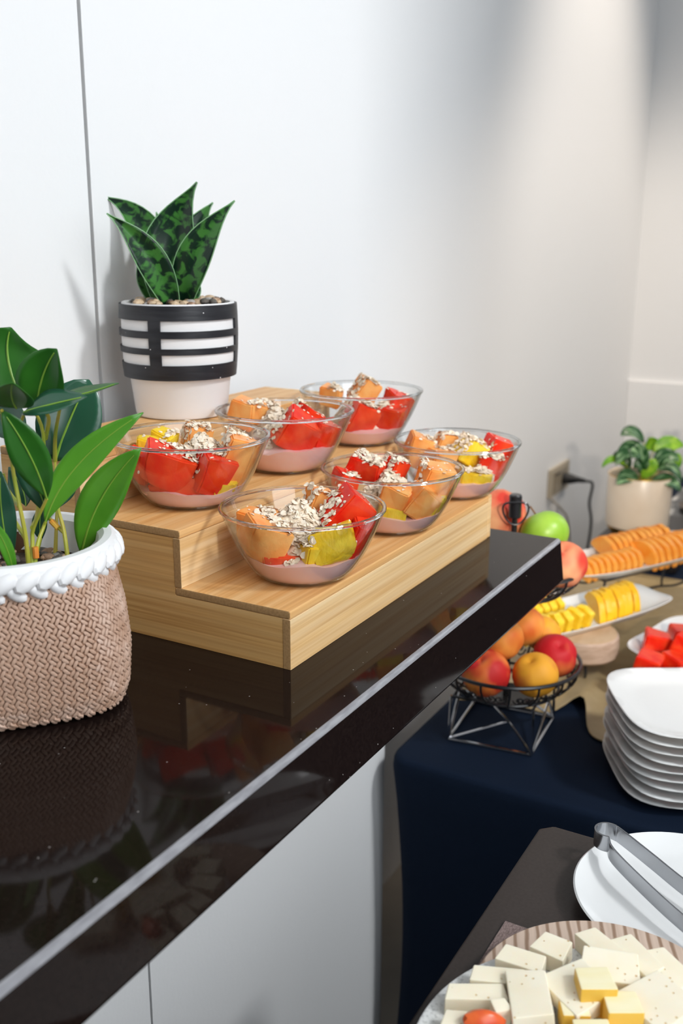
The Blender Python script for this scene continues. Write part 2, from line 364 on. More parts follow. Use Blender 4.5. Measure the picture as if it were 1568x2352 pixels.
# ---------------------------------------------------------------- countertop
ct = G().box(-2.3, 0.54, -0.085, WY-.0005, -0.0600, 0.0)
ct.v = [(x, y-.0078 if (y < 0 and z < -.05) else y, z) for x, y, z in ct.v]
ct = ct.obj('countertop', [stone_m, edge_highlight_m], bevel=0.0046, bseg=4)
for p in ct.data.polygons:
    if abs(p.normal.x) < .5 and p.normal.y < -.15 and p.normal.z > .15: p.material_index = 1  # front top bevel faces get the painted highlight
tag(ct, 'polished dark brown stone countertop running along the white wall under the bamboo riser', 'countertop')

# ---------------------------------------------------------------- bamboo riser
LX, D, H, TH = 0.5, 0.124, 0.0582, 0.0085
D3 = 0.358
rz = thing('display_riser', 'three step bamboo display riser standing on the dark stone counter', 'riser')
for k in range(3):
    y0, y1, z1 = k*D, (k+1)*D+TH if k < 2 else D3, (k+1)*H
    def endmat(me):
        for p in me.polygons:
            if p.normal.x < -0.9: p.material_index = 1
        return me
    t = G().box(0, LX-.0115, y0, y1, z1-TH, z1).obj('tread', [bam_t, bam_e], rz, bevel=0.0018 if k < 2 else 0.0016); endmat(t.data)
    z0 = k*H
    b = G().box(0, LX-.0115, y0, y0+TH, z0, z1-TH).obj('front_board', [bam_x, bam_e], rz, bevel=0.0008); endmat(b.data)
step = []
for k in range(3): step += [(k*D, k*H), (k*D, (k+1)*H)]
def side(x0, x1, ins, bv):
    poly = [(ins, 0.0)]
    for k in range(3):
        poly += [(k*D+ins, (k+1)*H-ins)]
        if k < 2: poly += [((k+1)*D+ins, (k+1)*H-ins)]
    poly += [(D3, 3*H-ins), (D3, 0.0)]
    n = len(poly)
    g = G().add([(x0, y, z) for y, z in poly]+[(x1, y, z) for y, z in poly],
                [tuple(range(n)), tuple(range(n, 2*n))[::-1]]+[(i, (i+1) % n, n+(i+1) % n, n+i) for i in range(n)])
    return g.obj('side_panel', bam_y, rz, bevel=bv)
side(0.0006, 0.009, TH, 0.0005)
s_ = side(LX-.011, LX, 0.0, 0.0016); s_.data.materials[0] = bam_x

# ---------------------------------------------------------------- fruit bowls
EA = -math.atan2(0.8704, 0.4924)           # local x runs along the bowls' left to right, local y away from the aisle
BH, BR, B0 = 0.0705, 0.0825, 0.040
def rin(z):
    t = max(0.0, min(1.0, z/BH)); return B0+(BR-B0)*(t**0.62)
prof_o = [(0.012, 0.0010), (0.030, 0.0004), (B0-.002, 0.0), (B0+.001, 0.0012)]+[(rin(BH*i/14), BH*i/14) for i in range(1, 15)]
TW = 0.0024
prof_i = [(rin(BH*i/14)-TW, BH*i/14) for i in range(14, 0, -1)]+[(B0-.002, 0.0032), (0.03, 0.0024), (0.012, 0.0022)]
bowl_me = G().lathe(prof_o+prof_i, 64).mesh('glass_bowl', glass_m, ang=60)
rim_me = G().tube([((BR-TW/2)*math.cos(2*pi*i/72), (BR-TW/2)*math.sin(2*pi*i/72), BH) for i in range(72)], 0.0021, 10, closed=True).mesh('rim', rim_m)
base_me = G().tube([((B0-.001)*math.cos(2*pi*i/48), (B0-.001)*math.sin(2*pi*i/48), 0.0016) for i in range(48)], 0.0013, 8, closed=True).mesh('base_ring', rim_m)
def chunk(c, size, bm_rot, mat_, name):
    "irregular cut cube of fruit, kept inside the bowl wall"
    sx, sy, sz = size
    bm = bmesh.new(); bmesh.ops.create_cube(bm, size=1)
    for v in bm.verts:
        v.co = Vector((v.co.x*sx*random.uniform(.78, 1.1), v.co.y*sy*random.uniform(.78, 1.1), v.co.z*sz*random.uniform(.8, 1.08)))
    bmesh.ops.subdivide_edges(bm, edges=bm.edges[:], cuts=2, use_grid_fill=True)
    for v in bm.verts:
        v.co += Vector((noise.noise(v.co*60+Vector((i*9, 3, c[0]*900))) for i in range(3)))*0.0012
    bmesh.ops.transform(bm, matrix=bm_rot.to_4x4(), verts=bm.verts)
    for v in bm.verts:
        p = v.co+Vector(c); p.z = max(p.z, 0.0035)
        rr = math.hypot(p.x, p.y); m = rin(p.z)-TW-.0016
        if p.z < BH and rr > m: p.x *= m/rr; p.y *= m/rr
        v.co = p-Vector(c)
    es = [e for e in bm.edges if len(e.link_faces) == 2 and e.calc_face_angle(0) > math.radians(40)]
    bmesh.ops.bevel(bm, geom=es, offset=0.0016, segments=2, affect='EDGES', clamp_overlap=True)
    bmesh.ops.recalc_face_normals(bm, faces=bm.faces)
    me = bpy.data.meshes.new(name); bm.to_mesh(me); bm.free(); me.materials.append(mat_)
    me.polygons.foreach_set('use_smooth', [True]*len(me.polygons)); me.set_sharp_from_angle(angle=math.radians(50))
    return me
KN = {'p': ('papaya_chunk', 'papaya', pap_m), 'c': ('cantaloupe_chunk', 'melon', can_m), 'n': ('pineapple_chunk', 'pineapple', pin_m)}
# bowl: position, place words, oat mounds [(x,y,peak z,radius)], yogurt level, chunks (kind, x, y, z, size cm, yaw, tilt, label start)
BOWLS = [
 ((0.096, 0.0452, H), 'nearest bowl, lowest step', [(-.4, .4, 8.0, 3.9), (-.6, -3.4, 4.6, 2.2)], 2.3, [
  ('c', -3.9, -3.5, 4.4, (4.6, 3.6, 4.6), 20, 25, 'pale orange melon chunk at the front left of the'),
  ('c', -4.6, .4, 5.0, (3.6, 3.0, 3.0), -15, 10, 'orange melon chunk behind the oats, at the left of the'),
  ('c', 1.4, 4.0, 6.2, (2.6, 2.4, 3.2), 30, 15, 'small orange melon chunk peeking over the oats at the back,'),
  ('p', 4.3, .6, 6.3, (4.0, 3.4, 4.4), 35, 38, 'big bright red papaya cube leaning at the back right of the'),
  ('p', 5.9, -2.0, 4.3, (2.8, 3.4, 3.4), 10, 20, 'red papaya chunk under the tilted cube, at the right of the'),
  ('n', 3.2, -4.3, 4.4, (4.2, 2.6, 3.6), -12, -18, 'bright yellow pineapple chunk pressed on the front right glass of the'),
  ('p', -2.2, -3.4, 2.3, (4.2, 3.0, 2.4), 10, 5, 'low red papaya chunk half sunk in yogurt, front left of the'),
  ('n', 1.4, -3.4, 2.5, (3.6, 3.0, 3.6), 30, 10, 'olive yellow pineapple chunk low in the yogurt, front of the')]),
 ((0.2961, 0.0463, H), 'middle bowl, lowest step', [(-.2, 0, 7.2, 4.0), (-2.6, -2.6, 5.9, 2.6)], 2.0, [
  ('p', -3.1, 1.2, 6.6, (4.2, 2.6, 3.0), -20, 15, 'flat red papaya piece at the back left of the'),
  ('p', -5.7, -.8, 5.2, (2.8, 3.2, 3.0), 25, 18, 'orange red papaya wedge at the far left of the'),
  ('p', .3, 1.6, 6.5, (2.4, 2.2, 2.4), 40, 20, 'small red papaya cube among the oats at the back of the'),
  ('c', 4.9, -.5, 5.6, (3.6, 3.4, 3.8), 20, 15, 'peach coloured melon cube at the right of the'),
  ('c', .1, -4.2, 4.8, (3.4, 2.8, 2.6), -8, 20, 'rounded peach coloured melon piece at the front centre of the'),
  ('c', 3.2, -3.7, 3.7, (4.2, 3.0, 3.8), 28, 35, 'large orange melon cube tilted at the front right of the'),
  ('n', -.4, -4.1, 2.4, (3.2, 2.6, 3.0), 0, 10, 'golden pineapple chunk low at the front of the'),
  ('n', 5.0, -2.2, 3.0, (2.6, 2.8, 2.6), 15, 15, 'pale yellow pineapple corner low at the right of the')]),
 ((0.4822, 0.0448, H), 'farthest bowl, lowest step', [(-.5, .4, 6.9, 3.5), (3.0, -3.0, 5.2, 2.5)], 2.0, [
  ('c', -5.1, -1.0, 5.8, (3.4, 3.2, 4.0), 10, 20, 'pale orange melon wedge at the left of the'),
  ('c', -2.5, -3.5, 5.0, (3.6, 3.0, 3.0), 25, 12, 'pale orange melon cube at the front left of the'),
  ('c', -1.4, 2.2, 6.3, (2.4, 2.2, 2.6), 20, 12, 'small orange melon piece behind the oats of the'),
  ('n', 1.4, -1.2, 6.0, (3.4, 2.8, 3.4), 35, 30, 'bright yellow pineapple chunk on top at the centre of the'),
  ('p', 5.7, .5, 5.8, (3.6, 3.2, 2.8), 15, 18, 'red papaya chunk at the back right of the'),
  ('p', 4.6, -2.0, 3.9, (3.4, 3.2, 3.2), -10, 10, 'red papaya chunk under the oats at the front right of the'),
  ('n', 1.8, -3.7, 2.5, (4.2, 3.0, 2.8), 5, 8, 'olive yellow pineapple chunk low at the front of the')]),
 ((0.0965, 0.1817, 2*H), 'nearest bowl, middle step', [(1.2, -.2, 7.6, 4.3)], 1.6, [
  ('p', -1.9, -3.8, 4.5, (5.0, 3.2, 3.6), 15, 22, 'large pale topped red papaya cube at the front left of the'),
  ('p', -1.0, -3.4, 1.9, (5.4, 3.2, 2.4), -5, -8, 'broad red papaya slab low at the front of the'),
  ('p', 2.6, -3.9, 3.8, (3.6, 3.2, 4.2), 32, 20, 'red papaya block standing at the front right of the'),
  ('c', 5.2, -1.8, 5.0, (3.8, 3.6, 4.4), 18, 18, 'orange melon block at the right of the'),
  ('n', 3.6, -3.2, 1.9, (3.0, 2.6, 2.4), 20, 10, 'golden pineapple chunk in the yogurt, low at the right of the'),
  ('n', -4.6, 1.0, 5.5, (2.8, 2.2, 2.0), 10, 10, 'flat yellow pineapple piece at the left of the'),
  ('n', -3.3, 2.8, 5.8, (2.4, 2.0, 2.6), -25, 15, 'upright yellow pineapple piece at the back left of the'),
  ('p', -5.2, -1.0, 4.0, (2.6, 3.0, 3.0), 0, 12, 'red papaya chunk behind the green leaf, at the left of the'),
  ('c', 0.2, 3.2, 6.2, (2.6, 2.2, 2.6), 20, 12, 'orange melon tip behind the oats of the')]),
 ((0.2801, 0.1831, 2*H), 'middle bowl, middle step', [(-1.0, .6, 8.0, 3.0), (-1.5, -2.6, 5.0, 1.9)], 2.6, [
  ('p', 1.7, -3.4, 5.0, (4.6, 3.2, 4.2), 18, 32, 'glossy deep red papaya cube tilted at the front right of the'),
  ('p', 4.5, -1.5, 3.8, (3.8, 3.6, 4.2), 35, 15, 'orange red papaya chunk sprinkled with oats at the right of the'),
  ('c', -5.0, 1.6, 6.4, (3.2, 2.6, 3.2), -20, 15, 'tall orange melon wedge at the back left of the'),
  ('c', -2.8, 2.0, 6.2, (3.0, 2.4, 2.8), 15, 20, 'orange melon piece beside the oat peak of the'),
  ('p', 2.3, -.2, 5.6, (3.0, 3.0, 3.6), 40, 30, 'red papaya tip showing behind the large cube of the')]),
 ((0.4681, 0.1809, 2*H), 'farthest bowl, middle step', [(-.9, .2, 6.8, 3.3), (1.2, -2.0, 5.4, 2.2)], 1.9, [
  ('c', .4, 1.2, 6.6, (3.2, 2.6, 3.6), 25, 28, 'pale orange melon cube topping the'),
  ('c', -4.0, 1.2, 6.0, (2.8, 2.4, 2.6), -20, 12, 'tan orange melon piece at the back left of the'),
  ('p', -.3, -3.2, 3.7, (3.8, 3.0, 4.0), 25, 25, 'red papaya cube at the front of the'),
  ('p', 3.8, -2.4, 3.4, (3.6, 3.2, 3.8), -15, 12, 'red papaya cube at the front right of the'),
  ('p', 4.8, .5, 5.0, (3.4, 3.2, 3.4), 20, 18, 'orange red papaya chunk at the back right of the')]),
]
for bi, (loc, place, mounds, ylev, chunks) in enumerate(BOWLS):
    T = Matrix.Translation(loc) @ Matrix.Rotation(EA, 4, 'Z')
    b = bpy.data.objects.new('glass_bowl', bowl_me); COL.objects.link(b); b.location = loc
    tag(b, 'clear glass fruit bowl, the '+place+' of the riser', 'bowl', 'glass bowls of fruit on the bamboo riser')
    inst('rim', rim_me, b); inst('base_ring', base_me, b)
    # yogurt pool
    ylev = ylev*.01+.004
    yp = [(0.002, 0.0036), (B0-.005, 0.0040)]+[(rin(z)-TW-.0008, z) for z in [0.005+(ylev-.005)*i/5 for i in range(6)]]
    rt = yp[-1][0]
    yp += [(rt*.8, ylev+.001), (rt*.4, ylev+.002), (0.002, ylev+.0015)]
    yg = G().lathe(yp, 48)
    def wav(v):
        x, y_, z = v
        if z < ylev-.0035: return v
        z2 = z+.0042*noise.noise(Vector((x*38+bi*7, y_*38, 1.5)))+.002*noise.noise(Vector((x*90, y_*90, bi)))
        rr = math.hypot(x, y_); m = rin(z2)-TW-.0008
        k = m/rr if rr > rt*.97 else 1.0
        return (x*k, y_*k, z2)
    yg.v = [wav(v) for v in yg.v]
    y = yg.obj('yogurt', yog_m); y.matrix_world = T
    tag(y, 'pink yogurt at the bottom of the '+place, 'yogurt', 'yogurt in the fruit bowls')
    bv = G()
    for (k, cx, cy, cz, sz, yaw, tilt, lab) in chunks:
        nm, cat, mt = KN[k]
        rot = Matrix.Rotation(math.radians(yaw), 3, 'Z') @ Matrix.Rotation(math.radians(tilt), 3, 'Y') @ Matrix.Rotation(math.radians(tilt*.5), 3, 'X')
        c = Vector((cx, cy, cz))*.01
        me = chunk(c, tuple(s*.0106 for s in sz), rot, mt, nm)
        o = bpy.data.objects.new(nm, me); COL.objects.link(o); o.matrix_world = T @ Matrix.Translation(c)
        tag(o, lab+' '+place, cat, nm.replace('_', ' ')+'s in the glass bowls')
        bv.add([v.co+c for v in me.vertices], [tuple(p.vertices) for p in me.polygons])
    for (an, zz, sx, side) in ((-100+bi*9, .0085, .020, 'left'), (-52-bi*7, .0100, .014, 'right')):
        a_ = math.radians(an); rr = rin(zz)-TW-.0012
        c = Vector((rr*math.cos(a_), rr*math.sin(a_), zz))
        me = chunk(tuple(c), (sx, .006, .008), Matrix.Rotation(a_+pi/2, 3, 'Z'), pin_m, 'pineapple_sliver')
        o = bpy.data.objects.new('pineapple_sliver', me); COL.objects.link(o); o.matrix_world = T @ Matrix.Translation(c)
        tag(o, 'thin pineapple sliver low against the glass, front %s, %s' % (side, place), 'pineapple', 'pineapple slivers at the bottom of the bowls')
    # oats: a mound of flakes and some sprinkled on the fruit
    og = G(); zed = Vector((0, 0, -1))
    for mi, (mx, my, pk, mr) in enumerate(mounds):
        mx, my, pk, mr = mx*.01, my*.01, pk*.01, mr*.0108
        base = max(ylev, pk-.036)
        vs = [(mx, my, pk-.004)]; fs = []
        R, S = 6, 20
        for i in range(1, R+1):
            for j in range(S):
                a = 2*pi*j/S; q = mr*.92*i/R
                x, yy = mx+q*math.cos(a), my+q*math.sin(a)
                zz = base-.004+(pk-base)*(1-(i/R)**1.15)+.0025*noise.noise(Vector((x*150, yy*150, bi)))
                m = rin(max(zz, .004))-TW-.003; rr = math.hypot(x, yy)
                if rr > m: x *= m/rr; yy *= m/rr
                vs.append((x, yy, zz))
        for j in range(S): fs.append((0, 1+j, 1+(j+1) % S))
        for i in range(R-1):
            for j in range(S):
                a, c = 1+i*S+j, 1+i*S+(j+1) % S; fs.append((a, a+S, c+S, c))
        og.add(vs, fs)
    bv.add(og.v, og.f)
    tree = BVHTree.FromPolygons([Vector(v) for v in bv.v], bv.f)
    def flake(p, nrm, s):
        t = nrm.orthogonal().normalized(); t.rotate(Matrix.Rotation(random.random()*6.3, 3, nrm)); u = nrm.cross(t)
        a, b2 = s, s*random.uniform(.6, .85); cur = random.uniform(-.25, .35)*s
        vs = []
        for j in range(7):
            an = 2*pi*j/7; x, yy = math.cos(an)*random.uniform(.82, 1.05), math.sin(an)
            vs.append(p+t*x*a+u*yy*b2+nrm*(cur*(x*x+.4*yy)))
        top = p+nrm*.0007; bot = p-nrm*.0003
        og.add(vs+[top, bot], [(j, (j+1) % 7, 7) for j in range(7)]+[((j+1) % 7, j, 8) for j in range(7)])
    for (mx, my, pk, mr) in mounds:
        mx, my, mr = mx*.01, my*.01, mr*.01
        for i in range(int(520*(mr/.035)**2)):
            a = random.random()*2*pi; q = mr*math.sqrt(random.random())*1.08
            x, yy = mx+q*math.cos(a), my+q*math.sin(a)
            h = tree.ray_cast(Vector((x, yy, .2)), zed)
            if h[0] is None: continue
            p = h[0]; m = rin(p.z)-TW-.005
            if math.hypot(p.x, p.y) > m: continue
            n = (h[1] if h[1].z > 0 else -h[1])+Vector((random.gauss(0, .55), random.gauss(0, .55), .35)); n.normalize()
            flake(p+Vector((0, 0, random.uniform(.0002, .003))), n, random.uniform(.0022, .0046))
    for i in range(130):
        a = random.random()*2*pi; q = .068*math.sqrt(random.random())
        h = tree.ray_cast(Vector((q*math.cos(a), q*math.sin(a), .2)), zed)
        if h[0] is None or math.hypot(h[0].x, h[0].y) > rin(h[0].z)-TW-.004: continue
        n = (h[1] if h[1].z > 0 else -h[1])+Vector((random.gauss(0, .2), random.gauss(0, .2), .1)); n.normalize()
        flake(h[0]+n*.0006, n, random.uniform(.0012, .003))
    o = og.obj('rolled_oats', oat_m, ang=25); o.matrix_world = T
    stuff(tag(o, 'dry rolled oats heaped on the fruit in the '+place, 'oats', 'oats on the fruit bowls'))

# ---------------------------------------------------------------- leaves
def leaf_obj(name, parent, a, b, c, W, mats, roll=0.0, fold=0.25, shape='oval', facing=None, curl=0.0, n=14, thick=0.0007, rib=True, edge=None):
    "a leaf blade from a through b to c; facing is the direction its upper side looks to"
    path = bez(a, b, c, n); Lf = Vector(facing or (0, -1, 0.25)).normalized()
    vs = []; fs = []; cols = 7
    for i, p in enumerate(path):
        t = i/n
        tan = (path[min(i+1, n)]-path[max(i-1, 0)]).normalized()
        nr = (Lf-tan*Lf.dot(tan)).normalized(); nr.rotate(Matrix.Rotation(math.radians(roll), 3, tan)); sd = tan.cross(nr)
        if shape == 'oval': wv = (math.sin(pi*min(1, t**0.9))**0.75) if 0 < t < 1 else 0.0
        elif shape == 'tip': wv = (math.sin(pi*t**1.15)**0.8)*(1-.25*t) if 0 < t < 1 else 0.0
        elif shape == 'blade': wv = (.42+.62*math.sin(pi*min(1, t*1.06)))*(1-t**4.0) if t < 1 else 0.0
        else: wv = math.sin(pi*t)**.6 if 0 < t < 1 else 0.0
        wv = max(wv, .02)
        for j in range(cols):
            s = (j/(cols-1)-.5)*2
            off = nr*(abs(s)**1.3*fold*W*.5*wv)+nr*curl*W*math.sin(t*pi*2.2+s)*wv*.12
            vs.append(p+sd*(s*W*.5*wv)+off)
    for i in range(n):
        for j in range(cols-1):
            k = i*cols+j; fs.append((k, k+1, k+cols+1, k+cols))
    g = G().add(vs, fs)
    me = bpy.data.meshes.new(name); me.from_pydata(g.v, [], g.f)
    for m in mats: me.materials.append(m)
    bm = bmesh.new(); bm.from_mesh(me); bmesh.ops.solidify(bm, geom=bm.faces[:], thickness=thick); bmesh.ops.recalc_face_normals(bm, faces=bm.faces)
    bm.to_mesh(me); bm.free(); me.polygons.foreach_set('use_smooth', [True]*len(me.polygons))
    o = bpy.data.objects.new(name, me); COL.objects.link(o); o.parent = parent
    if rib:
        rp = [p+Vector((0, 0, 0)) for p in path[:-1]]
        nr0 = Lf.normalized()
        r = G().tube([q+nr0*thick*.35 for q in rp], [W*.022*(1-.75*i/n)+.0002 for i in range(len(rp))], 6).obj('midrib', mats[1] if len(mats) > 1 else rib_m, o)
    if edge:
        for sgn in (0, cols-1):
            G().tube([vs[i*cols+sgn] for i in range(n+1)], 0.0006, 5).obj('leaf_edge', edge, o)
    return o
def pebbles(parent, R, z, count, rad, sq=None, c=(0, 0)):
    for i in range(count):
        a = random.random()*2*pi; q = R*math.sqrt(random.random()); r = rad*random.uniform(.7, 1.25)
        k = peb_ms[random.choice((0, 0, 1, 1, 2, 3))]
        rot = Matrix.Rotation(random.random()*6.3, 3, 'Z') @ Matrix.Rotation(random.uniform(-.5, .5), 3, 'X')
        o = G().ball((0, 0, 0), r*1.25, r*.95, r*.72, 9, 6, rot, wob=.35).obj('pebble', k, parent)
        o.location = (c[0]+q*math.cos(a), c[1]+q*math.sin(a), z+random.uniform(0, rad*.55))

# ---------------------------------------------------------------- snake plant
sp_ = thing('potted_snake_plant', 'small snake plant in a black banded white pot on the riser top step', 'plant', (0.2569, 0.3189, 3*H+.0003), EA)
body = [(0.05, 0), (0.0545, 0.001), (0.056, 0.004), (0.0608, 0.046), (0.0655, 0.052), (0.0680, 0.07), (0.0688, 0.09), (0.0682, 0.12), (0.0680, 0.133), (0.0668, 0.1360), (0.0625, 0.1355), (0.061, 0.128), (0.060, 0.118)]
G().lathe(body, 64).obj('pot', pot_w, sp_)
# black band with raised bars: cells of a ring, window cells left open
bandz = [0.0485, 0.0660, 0.0785, 0.0855, 0.0975, 0.1055, 0.1175, 0.1345]
bandr = lambda z: 0.0672+0.0042*math.sin(pi*min(1, max(0, (z-.040)/.13)))
barsA = [-15.4, 86, 172, 258]; SEG = 120
def isbar(a):
    return any(abs((a-b+180) % 360-180) < 7.0 for b in barsA)
g = G()
zs = []
for i in range(len(bandz)-1): zs.append((bandz[i], bandz[i+1], i))
for z0, z1, i in zs:
    sub = 4 if i in (0, 6) else 1
    for s in range(sub):
        a0, a1 = z0+(z1-z0)*s/sub, z0+(z1-z0)*(s+1)/sub
        for j in range(SEG):
            am = 360*(j+.5)/SEG-90+0   # measured from straight ahead (local -y)
            am = (am+90+180) % 360-180
            th = lambda q: math.radians(-90)+2*pi*q/SEG
            if i in (1, 3, 5) and not isbar(am): continue
            for (ra, rb, fl) in ((1, 1, 0),):
                p = [(bandr(z)*math.cos(th(q)), bandr(z)*math.sin(th(q)), z) for q, z in ((j, a0), (j+1, a0), (j+1, a1), (j, a1))]
                g.add(p, [(0, 1, 2, 3)])
me = bpy.data.meshes.new('band'); me.from_pydata(g.v, [], g.f); me.materials.append(pot_k)
bm = bmesh.new(); bm.from_mesh(me); bmesh.ops.remove_doubles(bm, verts=bm.verts, dist=1e-6); bmesh.ops.recalc_face_normals(bm, faces=bm.faces)
bmesh.ops.solidify(bm, geom=bm.faces[:], thickness=0.0036); bmesh.ops.recalc_face_normals(bm, faces=bm.faces)
bm.to_mesh(me); bm.free(); me.polygons.foreach_set('use_smooth', [True]*len(me.polygons)); me.set_sharp_from_angle(angle=math.radians(30))
bo = inst('striped_band', me, sp_); bo['label'] = 'black painted raised band with rectangular white windows'
G().lathe([(0.001, .122), (0.0605, .122), (0.0605, .130), (0.001, .133)], 32).obj('soil', soil_m, sp_)
pebbles(sp_, 0.055, 0.1345, 95, 0.0052)
SL = [((-.0129, 0, .125), (-.0065, .012, .2033), (.0273, 0, .2725), .062, 0, (0, -1, .2), 'blade'),
 ((-.0028, -.02, .125), (-.0258, -.04, .1892), (-.0668, -.06, .2360), .036, -10, (.25, -1, .35), 'blade'),
 ((.0063, -.008, .125), (.0299, -.03, .194), (.0745, -.035, .2510), .040, 18, (-.35, -1, .3), 'blade'),
 ((-.0231, .02, .125), (-.0402, .04, .2131), (-.0937, .05, .2575), .040, -25, (.5, -.8, .5), 'blade'),
 ((-.0178, .03, .125), (-.0244, .05, .187), (-.0337, .07, .240), .036, 0, (.2, -1, .2), 'blade'),
 ((-.0036, .025, .125), (.0112, .05, .203), (.0382, .06, .2515), .038, 10, (-.2, -1, .3), 'blade'),
 ((-.0214, .01, .125), (-.036, .02, .160), (-.0509, .03, .1952), .034, 0, (.3, -1, .2), 'blade'),
 ((.0066, .01, .125), (.0135, .015, .150), (.0200, .02, .1700), .028, 0, (0, -1, .2), 'blade')]
for a, b, c, W, ro, fc, sh in SL:
    leaf_obj('leaf', sp_, a, b, c, W, [snake_m, snake_e], roll=ro, fold=.42, shape=sh, facing=fc, curl=.25, n=16, thick=.0011, rib=False, edge=snake_e)

# ---------------------------------------------------------------- basket planter
BX = (-0.150, 0.190)
pl = thing('basket_planter', 'broad leaved green plant in a beige basket weave planter with white braided rim', 'plant', (BX[0], BX[1], 0.0005), EA)
SQR = math.radians(-42)-EA       # the square base is turned against the wall
def bprof(z):
    pts = [(0, .079), (.006, .086), (.02, .0905), (.05, .0935), (.08, .0915), (.105, .0865), (.122, .084)]
    for (z0, r0), (z1, r1) in zip(pts, pts[1:]):
        if z <= z1:
            t = (z-z0)/(z1-z0); return r0+(r1-r0)*t
    return pts[-1][1]
def bexp(z): return 4.2-1.9*min(1, max(0, (z-.02)/.095))
def bsurf(a, z, off=0.0):
    n = bexp(z); x2, y2 = math.cos(a-SQR), math.sin(a-SQR)
    q = (bprof(z))/((abs(x2)**n+abs(y2)**n)**(1/n))+off
    return Vector((q*math.cos(a), q*math.sin(a), z))
zl = [0, .003, .006, .012, .02, .03, .04, .05, .06, .07, .08, .09, .10, .11, .122]
pr = [(bprof(z)-.0012, z) for z in zl]
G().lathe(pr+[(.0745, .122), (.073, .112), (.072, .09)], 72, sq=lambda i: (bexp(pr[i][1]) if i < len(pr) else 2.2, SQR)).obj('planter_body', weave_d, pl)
def strand_mesh():
    g = G()
    for s in (-1, 1):
        g.ball((0, s*.00165, .0008), .0054, .0019, .0031, 7, 4)
    return g.mesh('strand', weave_m)
st_me = strand_mesh()
cand = []
ROW, CW = 0.0090, 0.0088
nrow = 15; NC = 66
camdir = Vector((-.15, -1, .35))
for r in range(nrow*2):
    z = .006+r*ROW*.5
    if z > .1195: continue
    for c in range(NC):
        a = 2*pi*(c+(.5 if r % 2 else 0))/NC
        p = bsurf(a, z); e = .02
        ta = (bsurf(a+e, z)-bsurf(a-e, z)); k = ta.length/(2*e); ta.normalize()
        tz = (bsurf(a, z+.004)-bsurf(a, max(0, z-.004))).normalized()
        n = ta.cross(tz).normalized()
        ang = math.radians(58 if r % 2 else -42)
        u = ta*math.cos(ang)+tz*math.sin(ang); v = n.cross(u)
        sc = 2*pi*.093/NC/CW*1.0
        m = Matrix(((u.x, v.x, n.x, p.x), (u.y, v.y, n.y, p.y), (u.z, v.z, n.z, p.z), (0, 0, 0, 1))) @ Matrix.Diagonal((.92, 1.12, 1, 1))
        cand.append((n.dot((Vector((.28, -.85, .30))-p).normalized())-(0.35 if p.x < -.06 else 0), m))
cand.sort(key=lambda t: -t[0])
for _, m in cand[:300]: inst('strand', st_me, pl, m)
rest = G()
rv = [v.co.copy() for v in st_me.vertices]; rf = [tuple(p.vertices) for p in st_me.polygons]
for _, m in cand[300:]: rest.add([m @ v for v in rv], rf)
stuff(rest.obj('strands', weave_m, pl))
# rim: rolled lip with a braid of lumps
G().lathe([(.083, .115), (.0900, .118), (.0930, .126), (.0922, .134), (.0875, .1385), (.081, .1385), (.0765, .134), (.0745, .12), (.073, .105)], 72, cap0=False, cap1=False).obj('rim', braid_m, pl)
bg = G()
bg.ball((0, 0, 0), .0118, .0066, .0052, 10, 6)
br_me = bg.mesh('braid_strand', braid_m)
for k in range(34):
    for lvl, (rr, zz, ang, sc) in enumerate(((.0920, .1272, 36, 1.05), (.0895, .1170, -38, .82))):
        a = 2*pi*(k+(.5 if lvl else 0))/34
        p = Vector((rr*math.cos(a), rr*math.sin(a), zz)); ta = Vector((-math.sin(a), math.cos(a), 0)); n = Vector((math.cos(a), math.sin(a), .35 if not lvl else -.1)).normalized()
        n = (n-ta*n.dot(ta)).normalized(); up = n.cross(ta)
        q = math.radians(ang); u = ta*math.cos(q)+up*math.sin(q); v = n.cross(u)
        m = Matrix(((u.x, v.x, n.x, p.x), (u.y, v.y, n.y, p.y), (u.z, v.z, n.z, p.z), (0, 0, 0, 1))) @ Matrix.Scale(sc, 4)
        inst('braid_strand', br_me, pl, m)
G().lathe([(.001, .098), (.0738, .098), (.0738, .102), (.001, .104)], 40).obj('soil', soil_m, pl)
pebbles(pl, .068, .1045, 150, .0046)
OF = Vector((.005, .009, 0)); ad = lambda p: tuple(Vector(p)+OF)
